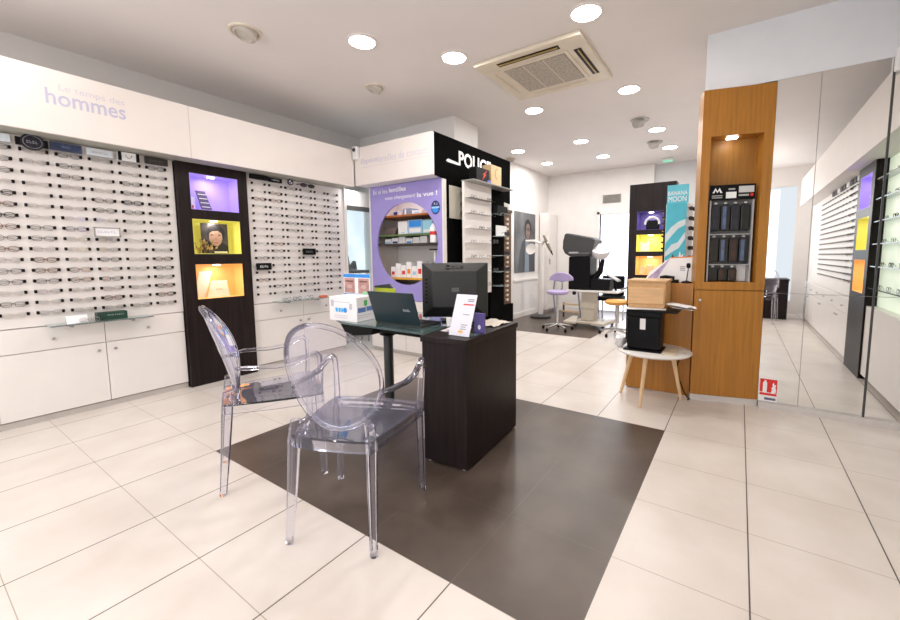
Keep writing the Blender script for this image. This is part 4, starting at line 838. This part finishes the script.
# ------------------------------------------------------------------ desk
a = math.radians(4.2); P0 = V((1.70, 1.182, 0)); er = V((math.cos(a), math.sin(a), 0)); es = V((-math.sin(a), math.cos(a), 0))
def dk(u, v, z=0): return P0 + er*u + es*v + V((0,0,z))
t = thing('desk_pedestal', 'dark wenge desk pedestal standing on the brown tiles', 'desk', dk(.33, .14))
obj('body', P([dk(0,0,.012), dk(.67,0,.012), dk(.67,.29,.012), dk(0,.29,.012)], (0,0,.688)), wenge, t, bev=.002)
obj('top', P([dk(-.008,-.008,.7005), dk(.678,-.008,.7005), dk(.678,.298,.7005), dk(-.008,.298,.7005)], (0,0,.035)), wenge, t, bev=.003)
for u, v in ((.03,.03),(.64,.03),(.64,.26),(.03,.26)):
    c = dk(u, v); obj('foot', L([(.015, 0), (.018, .011)], 12, (c.x, c.y, 0)), paper, t)
DT = .735
t = thing('glass_desk_top', 'teal glass desk top with rounded end on black leg beside wenge pedestal', 'desk', (2.0, 2.0, 0))
gp = [(1.745, 1.49), (1.742, 2.15), (1.755, 2.28), (1.80, 2.38), (1.88, 2.42), (2.00, 2.44), (2.20, 2.42), (2.33, 2.34), (2.40, 2.2), (2.42, 1.55)]
obj('glass_top', P([(x, y, DT-.014) for x, y in gp], (0,0,.014)), dtop, t)
obj('beam', B(1.86, 1.50, DT-.065, 1.92, 2.2, DT-.03), blackm, t, bev=.006); obj('beam', B(2.2, 1.52, DT-.065, 2.26, 2.2, DT-.03), blackm, t, bev=.006)
obj('bracket_plate', P([(1.80, 2.34, DT-.03), (1.80, 2.0, DT-.03), (1.80, 2.02, DT-.075), (1.80, 2.27, DT-.11)], (.42, 0, 0)), blackm, t, bev=.004)
obj('leg', T([(2.0, 2.07, .012), (2.0, 2.07, DT-.076)], .034, 16), darkgrey, t, True); obj('leg_collar', L([(.034, 0), (.06, .012), (.07, .045)], 18, (2.0, 2.07, DT-.12)), blackm, t, True); obj('foot_plate', L([(.19, 0), (.19, .008), (.05, .0115)], 28, (2.0, 2.07, 0)), darkgrey, t, True)
for x, y in ((1.89, 1.6), (2.23, 1.6), (1.89, 2.15), (2.23, 2.15)): obj('glass_pad', L([(.02, 0), (.02, .0145)], 14, (x, y, DT-.0295)), steel, t)
# monitor (its back towards the camera)
DZ = DT+.0005
ma = math.radians(34); mr = V((math.sin(ma), -math.cos(ma), 0)); mf = V((math.cos(ma), math.sin(ma), 0))
mc = V((2.14, 1.575, 0)); t = thing('computer_monitor', 'black flat monitor seen from behind on the desk', 'monitor', mc)
def mp(x, z, d=0): return mc + mr*x + mf*d + V((0,0,z))
zb, zt = .768, 1.135; w2 = .222
b = bmesh.new(); r1 = [b.verts.new(mp(x, z, .03)) for x, z in ((-w2, zb), (w2, zb), (w2, zt), (-w2, zt))]; r0 = [b.verts.new(mp(x, z, .048)) for x, z in ((-w2, zb), (w2, zb), (w2, zt), (-w2, zt))]
r2 = [b.verts.new(mp(x, z, -.035)) for x, z in ((-w2*.66, zb+.075), (w2*.66, zb+.075), (w2*.66, zt-.055), (-w2*.66, zt-.055))]
for A, Bq in ((r0, r1), (r1, r2)):
    for k in range(4): b.faces.new((A[k], A[(k+1)%4], Bq[(k+1)%4], Bq[k]))
b.faces.new(r0[::-1]); b.faces.new(r2)
mb = obj('back_shell', b, mat('monitor_black', (.017, .017, .018), .38), t, bev=.004)
gm = Fr(mp(0, 0, -.0355), mr, (0,0,1))
obj('screen', P([mp(-w2+.015, zb+.015, .0485), mp(w2-.015, zb+.015, .0485), mp(w2-.015, zt-.015, .0485), mp(-w2+.015, zt-.015, .0485)], mf*.002), blackm, t)
obj('badge', gm.rect(-.02, .945, .03, .972, .0005, .001), mat('grey_badge', (.09, .09, .09), .4), mb)
sl = (mp(0, zt, .03)-mp(0, zt-.055, -.035)); gt = Fr(mp(0, zt-.055, -.036), mr, sl)
em = mat('embossed_black', (.006, .006, .007), .3); obj('ring_emblem', tube(bmesh.new(), [gt.p(-.045+.016*math.cos(a), .042+.015*math.sin(a), .0012) for a in [2*PI*k/16 for k in range(16)]], .004, 5, True), em, mb); marks('embossed_lettering', gt, -.02, .028, em, mb, .085, .028, 3)
obj('stand_neck', P([mp(-.05, DZ+.012, .0), mp(.05, DZ+.012, .0), mp(.04, .90, -.0), mp(-.04, .90, -.0)], mf*.025), blackm, t); obj('stand_base', P([mp(-.09, DZ, -.0), mp(.15, DZ, -.06), mp(.17, DZ, .13), mp(-.11, DZ, .13)], (0,0,.0115)), blackm, t, bev=.004)
b = bmesh.new()
for k in range(7): gm2 = Fr(mp(-w2*.86, zb+.10+k*.025, -.006), (mp(-w2*.70, 0, -.031)-mp(-w2*.98, 0, .026)), (0,0,1)); gm2.rect(-.008, 0, .012, .012, .001, .0008, b)
obj('vent_slot', b, blackm, mb)
# laptop
t = thing('laptop', 'dark teal laptop with raised lid seen from behind on the glass desk', 'laptop', (1.95, 1.82, DT))
bs = obj('base', B(1.85, 1.625, DZ, 2.05, 2.02, DZ+.016), darkgrey, t, bev=.003); obj('keyboard', B(1.89, 1.65, DZ+.0163, 2.0, 1.995, DZ+.018), blackm, bs)
lt, lb_ = (1.775, .955), (1.842, DZ+.012)
lid = obj('lid', P([(lb_[0], 1.625, lb_[1]), (lb_[0], 2.02, lb_[1]), (lt[0], 2.02, lt[1]), (lt[0], 1.625, lt[1])], (.008, 0, .002)), laptop_m, t, bev=.002)
gl = Fr(V((lb_[0], 2.02, lb_[1])), (0,-1,0), (lt[0]-lb_[0], 0, lt[1]-lb_[1])); marks('logo_lettering', gl, .285, .095, mat('silver_print2', (.5,.52,.55), .3), lid, .06, .014, 4, .0006)
# white carton on the desk
t = thing('carton', 'white carton with blue print at left end of the glass desk', 'box', (1.86, 2.27, DT))
cx_ = [V((1.765, 2.405, DZ)), V((1.782, 2.137, DZ)), V((1.975, 2.165, DZ)), V((1.957, 2.433, DZ))]
obj('box_body', P(cx_, (0,0,.168)), paper, t, bev=.002)
g = Fr(cx_[0], cx_[1]-cx_[0], (0,0,1)); 
b = g.poly([(.066,.062),(.085,.062),(.083,.09),(.060,.092)], .0006, .0006); g.poly([(.092,.062),(.112,.062),(.116,.09),(.090,.09)], .0006, .0006, b); g.rect(.119, .062, .138, .09, .0006, .0006, b); obj('blue_mark', b, mat('bright_blue_print', (.04,.45,.9), .5), t); obj('blue_disc', g.ell(.158, .077, .018, .018, .0006, .0006, n=20), blue, t)
obj('small_print', g.lines(.05, .24, (.036, .022, .130), .004, .0006, .4), mat('pale_print', (.55,.53,.62), .5), t); obj('side_print', g.rect(.20, .085, .225, .125, .0006, .0005), mat('pale_print', (.55,.53,.62), .5), t); obj('side_print', g.rect(.02, .10, .045, .145, .0006, .0005), mat('pale_print', (.65,.63,.72), .5), t)
g2 = Fr(cx_[1], cx_[2]-cx_[1], (0,0,1)); obj('blue_band', g2.rect(.012, .063, .09, .095, .0006, .0006), mat('band_blue', (.10,.20,.50), .5), t); obj('blue_band', g2.rect(.098, .067, .175, .098, .0006, .0006), mat('band_blue', (.10,.20,.50), .5), t); obj('green_emblem', g2.poly([(.075,.11),(.09,.102),(.105,.11),(.108,.14),(.09,.148),(.072,.14)], .0006, .0006), greenp, t); obj('small_print', g2.lines(.012, .17, (.04,.025), .004, .0006, .4), mat('pale_print', (.55,.53,.62), .5), t)
t = thing('eye_photo_placard', 'blue banded placard showing a pair of eyes behind the white carton', 'placard', (2.05, 2.43, DT))
g = facing_front(2.05, 2.593, DZ); tl = obj('board', g.rect(0, 0, .30, .315, 0, .006), paper, t)
obj('blue_band', g.rect(0, .285, .30, .312, .0065, .0006), blue, t); obj('blue_band', g.rect(0, .135, .30, .16, .0065, .0006), blue, t); obj('blue_tab', g.rect(0, .09, .05, .134, .0065, .0006), lblue, t)
for xx in (.01, .17):
    e = obj('eye_photo', g.rect(xx, .165, xx+.12, .28, .0065, .0006), mat('rosy_skin_print', (.50,.27,.25), .5, var=.3, scale=12), t); obj('eye', g.ell(xx+.06, .215, .03, .016, .0075, .0004, n=14), mat('eye_print', (.62,.42,.40), .5), e); obj('brow', g.rect(xx+.015, .25, xx+.105, .262, .0075, .0004), mat('brow_print', (.16,.08,.07), .5), e)
obj('green_seal', g.ell(.245, .15, .035, .035, .008, .0006, n=20), mat('mint_print', (.35,.72,.42), .5), t)
for s in (.04, .26): obj('foot', P([g.p(s-.01, 0, -.001), g.p(s+.01, 0, -.001), g.p(s+.01, 0, -.08), g.p(s-.01, 0, -.08)], (0,0,.004)), paper, t)
t = thing('folder', 'lime green folder with dark spine behind the laptop', 'folder', (2.2, 2.29, DT)); g = facing_front(2.2, 2.405, DZ)
obj('cover', g.poly([(0,0),(.225,0),(.225,.20),(.0,.20)], 0, .012), lime, t, bev=.001); obj('dark_edge', g.poly([(0,.2005),(.20,.2005),(.17,.235),(.0,.215)], 0, .012), darkgrey, t)
t = thing('leaflet_holder', 'white printed leaflet standing at front of the wenge pedestal', 'leaflet', (1.78, 1.27, DT+.001))
pA = V((1.774, 1.351, DT+.0015)); pB = V((1.774, 1.205, DT+.0015)); up = V((.045, -.03, .232)); 
g = Fr(pA, pB-pA, up); obj('leaflet', g.rect(0, 0, .138, .235, 0, .003), mat('leaflet_lilac_white', (.80,.79,.88), .4, var=.02), t); obj('grey_lines', g.lines(.085, .128, (.205,.195), .005, .0034, .1), grey_text, t); obj('red_line', g.lines(.06, .128, (.175,), .007, .0034, 0), red, t); obj('grey_lines', g.lines(.07, .12, (.12,.062,.05,.038), .004, .0034, .35), grey_text, t); obj('orange_emblem', g.ell(.075, .025, .018, .008, .0034, .0005, n=14), mat('orange_print2', (.85,.5,.15), .5), t)
obj('foot', P([pA, pB, pB+V((.10,.0,0)), pA+V((.10,.0,0))], (0,0,.003)), glass, t)
t = thing('booklet_stand', 'purple booklet standing right of the white leaflet', 'booklet', (1.93, 1.25, DT+.001)); g = facing_front(1.92, 1.262, DT+.0015); obj('booklet', g.rect(0, 0, .065, .115, 0, .02), mat('deep_purple', (.13,.10,.36), .4), t, bev=.001); obj('white_mark', g.ell(.035, .035, .01, .014, .0205, .0006, n=12), white_text, t)
def paperpile(name, label, cat, cx, cy, w, d_, seed, m, n=4, rot=0, gap=.0035):
    r = random.Random(seed); tt = thing(name, label, cat, (cx, cy, DT+.001))
    for k in range(n):
        b = bmesh.new(); bx(b, -w/2, -d_/2, 0, w/2, d_/2, .0025); b.transform(Matrix.Translation((cx+r.uniform(-.015,.015), cy+r.uniform(-.012,.012), DT+.0015+k*gap)) @ Matrix.Rotation(rot+r.uniform(-.4,.4), 4, 'Z')); obj('sheet', b, m, tt)
    return tt
t = thing('cleaning_cloth', 'crumpled cream cloth on right half of the wenge pedestal', 'cloth', (2.22, 1.33, DT+.001))
b = bmesh.new(); bmesh.ops.create_grid(b, x_segments=14, y_segments=8, size=.5); rc = random.Random(4)
for v in b.verts: v.co = V((2.21+v.co.x*.22, 1.325+v.co.y*.15, DT+.003+.035*abs(math.sin(v.co.x*9+v.co.y*4))*max(0, 1-2.2*max(abs(v.co.x), abs(v.co.y)))+.012*rc.random()))
obj('cloth', b, mat('cream_cloth', (.72,.66,.58), .8), t, True)
b = bmesh.new(); bx(b, -.05, -.03, 0, .05, .03, .012); b.transform(Matrix.Translation((2.30, 1.33, DT+.0475))); 
tag(obj('tissue_pack', B(2.245, 1.305, DT+.0012, 2.34, 1.36, DT+.02), mat('pale_blue_pack', (.55,.65,.82), .5), bev=.004), 'pale blue pack at far end of the wenge pedestal', 'pack') if False else None
paperpile('paper_stack', 'loose white and pink papers on the pedestal left of the leaflet', 'papers', 1.92, 1.40, .15, .10, 8, mat('pinkish_paper', (.78,.70,.74), .6), 4, .3)
t = thing('computer_mouse', 'white computer mouse on the papers left of the leaflet', 'mouse', (1.91, 1.385, DT+.016)); b = bmesh.new(); bmesh.ops.create_uvsphere(b, u_segments=18, v_segments=10, radius=1)
for v in b.verts: v.co = V((1.92+v.co.x*.05, 1.40+v.co.y*.03, DT+.016+max(0, v.co.z)*.028))
obj('shell', b, paper, t, True); obj('wheel', L([(.006,-.003),(.007,0),(.006,.003)], 12, (1.892, 1.40, DT+.039), Matrix.Rotation(PI/2,4,'X')), darkgrey, t)
t = thing('pen_pot', 'small white pot on desk below the monitor back', 'pot', (2.03, 1.52, DT)); obj('pot', L([(.02,DZ),(.024,DZ+.05),(.02,DZ+.052)], 16, (2.02, 1.53, 0)), paper, t, True)
# ------------------------------------------------------------------ clear polycarbonate armchairs
def ghost_chair(label, loc, rotz, group):
    t = thing('clear_armchair', label, 'chair', (0,0,0), 0, group)
    S = .455
    b = bmesh.new(); out = []
    for (x, y) in ((-.205, .175), (-.215, .08), (-.215, -.08), (-.205, -.175), (.0, -.222), (.20, -.245), (.255, -.235), (.27, -.12), (.275, 0), (.27, .12), (.255, .235), (.20, .245), (.0, .222)): out.append((x, y))
    n = len(out); rings = []
    for sc, z in ((1.0, S-.05), (1.0, S-.004), (.985, S), (.86, S-.002), (.5, S-.010)): rings.append([b.verts.new((x*sc+.01*(1-sc), y*sc, z)) for x, y in out])
    for A, Bq in zip(rings, rings[1:]):
        for k in range(n): b.faces.new((A[k], A[(k+1)%n], Bq[(k+1)%n], Bq[k]))
    b.faces.new(rings[-1])
    low = [b.verts.new((x*.965, y*.965, S-.05)) for x, y in out]; lo2 = [b.verts.new((x*.965, y*.965, S-.012)) for x, y in out]
    for A, Bq in ((rings[0], low), (low, lo2)):
        for k in range(n): b.faces.new((A[k], A[(k+1)%n], Bq[(k+1)%n], Bq[k]))
    b.faces.new(lo2)
    obj('seat', b, ghost, t, True, local=True)
    for s in (-1, 1):
        obj('leg', T([(.235, s*.222, S-.003), (.24, s*.224, .25), (.245, s*.228, 0)], [.024, .020, .016], 8), ghost, t, True, local=True)
        obj('leg', T([(-.185, s*.165, S+.06), (-.19, s*.172, S-.02), (-.205, s*.178, .25), (-.23, s*.188, 0)], [.020, .026, .022, .016], 8), ghost, t, True, local=True)
    # oval backrest, slightly curved and raked
    zc, rz, ry = .70, .228, .205
    def bp(y, z): 
        k = (z-zc); return V((-.215-.29*k+.10*(y/ry)**2*.6, y, z))
    b = bmesh.new(); N = 40; rs = (1.0, .8, .55, .28)
    F_ = []; Bk = []
    for r_ in rs:
        F_.append([b.verts.new(bp(ry*r_*math.cos(2*PI*k/N), zc+rz*r_*math.sin(2*PI*k/N))+V((.004,0,0))) for k in range(N)]); Bk.append([b.verts.new(bp(ry*r_*math.cos(2*PI*k/N), zc+rz*r_*math.sin(2*PI*k/N))-V((.004,0,0))) for k in range(N)])
    for G in (F_, Bk):
        for A, Bq in zip(G, G[1:]):
            for k in range(N): b.faces.new((A[k], A[(k+1)%N], Bq[(k+1)%N], Bq[k]))
        b.faces.new(G[-1])
    br = obj('backrest', b, ghost, t, True, local=True)
    obj('back_rim', T([bp(ry*math.cos(2*PI*k/N), zc+rz*math.sin(2*PI*k/N)) for k in range(N)], .0105, 8, True), ghost, br, True, local=True)
    for s in (-1, 1):
        p0 = bp(s*ry*.97, zc-.065)
        obj('arm', T([p0, (-.10, s*.222, .637), (.03, s*.236, .628), (.12, s*.242, .635), (.185, s*.244, .668), (.225, s*.24, .678), (.243, s*.236, .655), (.245, s*.232, .58), (.238, s*.226, S-.003)], [.012, .014, .015, .016, .017, .017, .018, .017, .019], 8, flat=.8), ghost, t, True, local=True)
        obj('back_brace', T([bp(s*.13, zc-rz*.80), (-.16, s*.15, S+.02), (-.15, s*.16, S-.003)], [.014, .022, .024], 8), ghost, t, True, local=True)
    t.location = loc; t.rotation_euler = (0, 0, rotz)
    return t
gc = ghost_chair('nearest clear plastic armchair with oval back, facing the wenge pedestal', (1.141, 1.405, 0), math.radians(22), 'clear armchairs at the desk')
dup(gc, (1.155, 2.149, 0), math.radians(-26), 'clear plastic armchair further left, seen side on before niche column', 'clear armchairs at the desk')
dup(gc, (-1.15, -.35, 0), math.radians(15), 'clear plastic armchair by the shop front, seen only in the mirror', 'clear armchairs at the desk')
t = thing('desk_pedestal', 'second dark wenge desk near the shop front, seen only in mirror', 'desk', (-1.75, -.3, 0)); obj('body', B(-2.1, -.75, .01, -1.55, .2, .70), wenge, t, bev=.002); obj('top', B(-2.11, -.76, .7005, -1.54, .21, .735), wenge, t)
# ------------------------------------------------------------------ right-hand wall (seen in the mirrors)
yr = YR+.02
t = thing('fascia_panel', 'cream fascia along the right wall, seen reflected in the mirror', 'fascia', (1.0, -.9, 2.02)); obj('board', B(-1.75, -.87, 2.03, 3.73, -.85, 2.49), fasc, t); obj('underside', B(-1.75, YR+.001, 2.03, 3.73, -.8705, 2.045), wallw, t); obj('end', B(-1.77, YR+.001, 2.03, -1.751, -.85, 2.49), wallw, t)
tag(obj('glasses_board', B(-1.85, YR+.001, .70, 1.72, YR+.18, 2.025), panelw), 'white glasses panel on right wall, seen reflected in the mirror', 'display board')
fr3 = facing_left(2.37, YR+.235, 0)
niche_column(fr3, .62, 2.028, [(.10, .80, .52, 1.12, norange), (.10, 1.215, .52, 1.53, nyellow), (.10, 1.615, .52, 1.935, nviolet)], 'dark niche column on right wall, seen reflected in the mirror')
for k in range(6): cabinet(-1.85+k*.595, -1.85+(k+1)*.595-.002, 'white base cabinet on right wall, seen reflected in the mirror', k % 2 == 0, YR+.22, 'white base cabinets along the right wall', -1, .217)
rr = random.Random(11)
far_bm = bmesh.new()
for i in range(14):
    x = 1.55-i*.178
    tt = thing('display_rail', f'{ORD[i]} peg column from the dark column on right wall, in mirror', 'display rack', (x, YR+.18, .78), 0, 'peg columns on the right wall')
    b = bmesh.new()
    for j in range(15):
        for s in (-1, 1): bx(b, x+s*.064-.004, YR+.1805, ROWZ[j]-.008, x+s*.064+.004, YR+.190, ROWZ[j]+.008)
    obj('pegs', b, blackm, tt)
    for j in range(15):
        s = rr.choice('ddkkbsd')
        if i < 3: spec(s, (x, YR+.186, ROWZ[j]-.004), PI, f'glasses, {ORD[j]} row, {ORD[i]} column of right wall, seen in mirror', 'glasses on the right wall', True)
        else:
            q_ = spec_bm(.0012, seg=10, nn=4, temples=False); q_.transform(Matrix.Translation((x, YR+.186, ROWZ[j]-.004)) @ Matrix.Rotation(PI, 4, 'Z')); tmp = bpy.data.meshes.new('tmp'); q_.to_mesh(tmp); q_.free(); far_bm.from_mesh(tmp); bpy.data.meshes.remove(tmp)
o = tag(obj('spectacles_rows', far_bm, wire_s), 'rows of glasses far along the right wall, seen in the mirror', 'glasses'); o['kind'] = 'stuff'
for i in range(9): tag(obj('brand_plate', B(1.47-i*.18, YR+.182, 1.965, 1.61-i*.18, YR+.20, 2.02), blackm if i % 3 else paper, bev=.002), f'{ORD[i]} small plate above glasses of right wall, seen in mirror', 'sign', 'plates on the right wall')
t = thing('glass_shelf_cabinet', 'pale green lit glass shelf cabinet on right wall, seen in mirror', 'cabinet', (3.2, YR+.1, 0))
obj('back', B(2.38, YR+.001, .70, 3.70, YR+.15, 2.02), mat('pale_green_back', (.66, .74, .60), .5, emit=.6), t); obj('base', B(2.38, YR+.001, .05, 3.70, YR+.22, .695), white, t); obj('side', B(3.68, YR+.151, .70, 3.70, YR+.20, 2.02), white, t)  # back panel glows by itself, its brightness is put into the material
for z in (.86, 1.06, 1.26, 1.46, 1.66, 1.84): obj('glass_shelf', B(2.39, YR+.151, z, 3.675, YR+.225, z+.008), glass, t)
for j, z in enumerate((.86, 1.06, 1.26, 1.46, 1.66, 1.84)):
    for i in range(4): spec(rr.choice('dkbd'), (2.60+i*.26, YR+.19, z+.028), PI, f'glasses, {ORD[i]} on {ORD[j]} glass shelf of right wall cabinet, in mirror', 'glasses on the right wall cabinet', True)
# ------------------------------------------------------------------ light
w = bpy.data.worlds.new('world'); bpy.context.scene.world = w; w.use_nodes = True
w.node_tree.nodes['Background'].inputs[0].default_value = (.86, .92, 1, 1); w.node_tree.nodes['Background'].inputs[1].default_value = 1.0
def area(name, loc, rot, sx, sy, e, col=(1,1,1)):
    ld = bpy.data.lights.new(name, 'AREA'); ld.shape = 'RECTANGLE'; ld.size = sx; ld.size_y = sy; ld.energy = e; ld.color = col
    o = bpy.data.objects.new(name, ld); C.objects.link(o); o.location = loc; o.rotation_euler = rot; return o
area('shop_window_daylight', (XF+.02, 1.8, 1.4), (0, -PI/2, 0), 2.1, 4.8, 40, (.92, .96, 1))
for i, (x, y, _) in enumerate(spots + [(.5,2.1,0),(.5,.5,0),(-1.2,.5,0),(-1.2,2.1,0),(-1.0,3.5,0),(.4,3.5,0)]):
    ld = bpy.data.lights.new('downlight_beam', 'AREA'); ld.shape = 'DISK'; ld.size = .18; ld.energy = (9 if i < 11 else 3); ld.color = (1, .965, .925)
    o = bpy.data.objects.new('downlight_beam', ld); C.objects.link(o); o.location = (x, y, ZC-.02)
for x, y, z in ((-1.3, .3, 1.9), (-1.5, 2.0, 1.9)):  # added unseen fills behind the camera, brightening ceiling and room
    ld = bpy.data.lights.new('shop_lamp', 'POINT'); ld.shadow_soft_size = .3; ld.energy = 40; ld.color = (1, .93, .88)
    o = bpy.data.objects.new('shop_lamp', ld); C.objects.link(o); o.location = (x, y, z)
area('doorway_daylight', (8.44, 2.07, 1.1), (0, PI/2, 0), 1.9, .6, 12, (.92, .96, 1))
# ------------------------------------------------------------------ camera
cam = bpy.data.cameras.new('camera'); co = bpy.data.objects.new('camera', cam); C.objects.link(co)
R = ((.55550867, -.83148683, -.00630662), (.08376754, .04841515, .99530848), (.82728056, .55343078, -.09654664))
M = Matrix(((R[0][0], R[1][0], -R[2][0], 0), (R[0][1], R[1][1], -R[2][1], 0), (R[0][2], R[1][2], -R[2][2], 1.178), (0,0,0,1)))
co.matrix_world = M; cam.sensor_width = 36; cam.lens = 398.0045/900*36; cam.shift_x = (450-472.7509)/900; cam.shift_y = (294.883-310)/900; cam.clip_start = .02
sc = bpy.context.scene; sc.camera = co
sc.view_settings.view_transform = 'Standard'; sc.view_settings.look = 'None'; sc.view_settings.exposure = .06
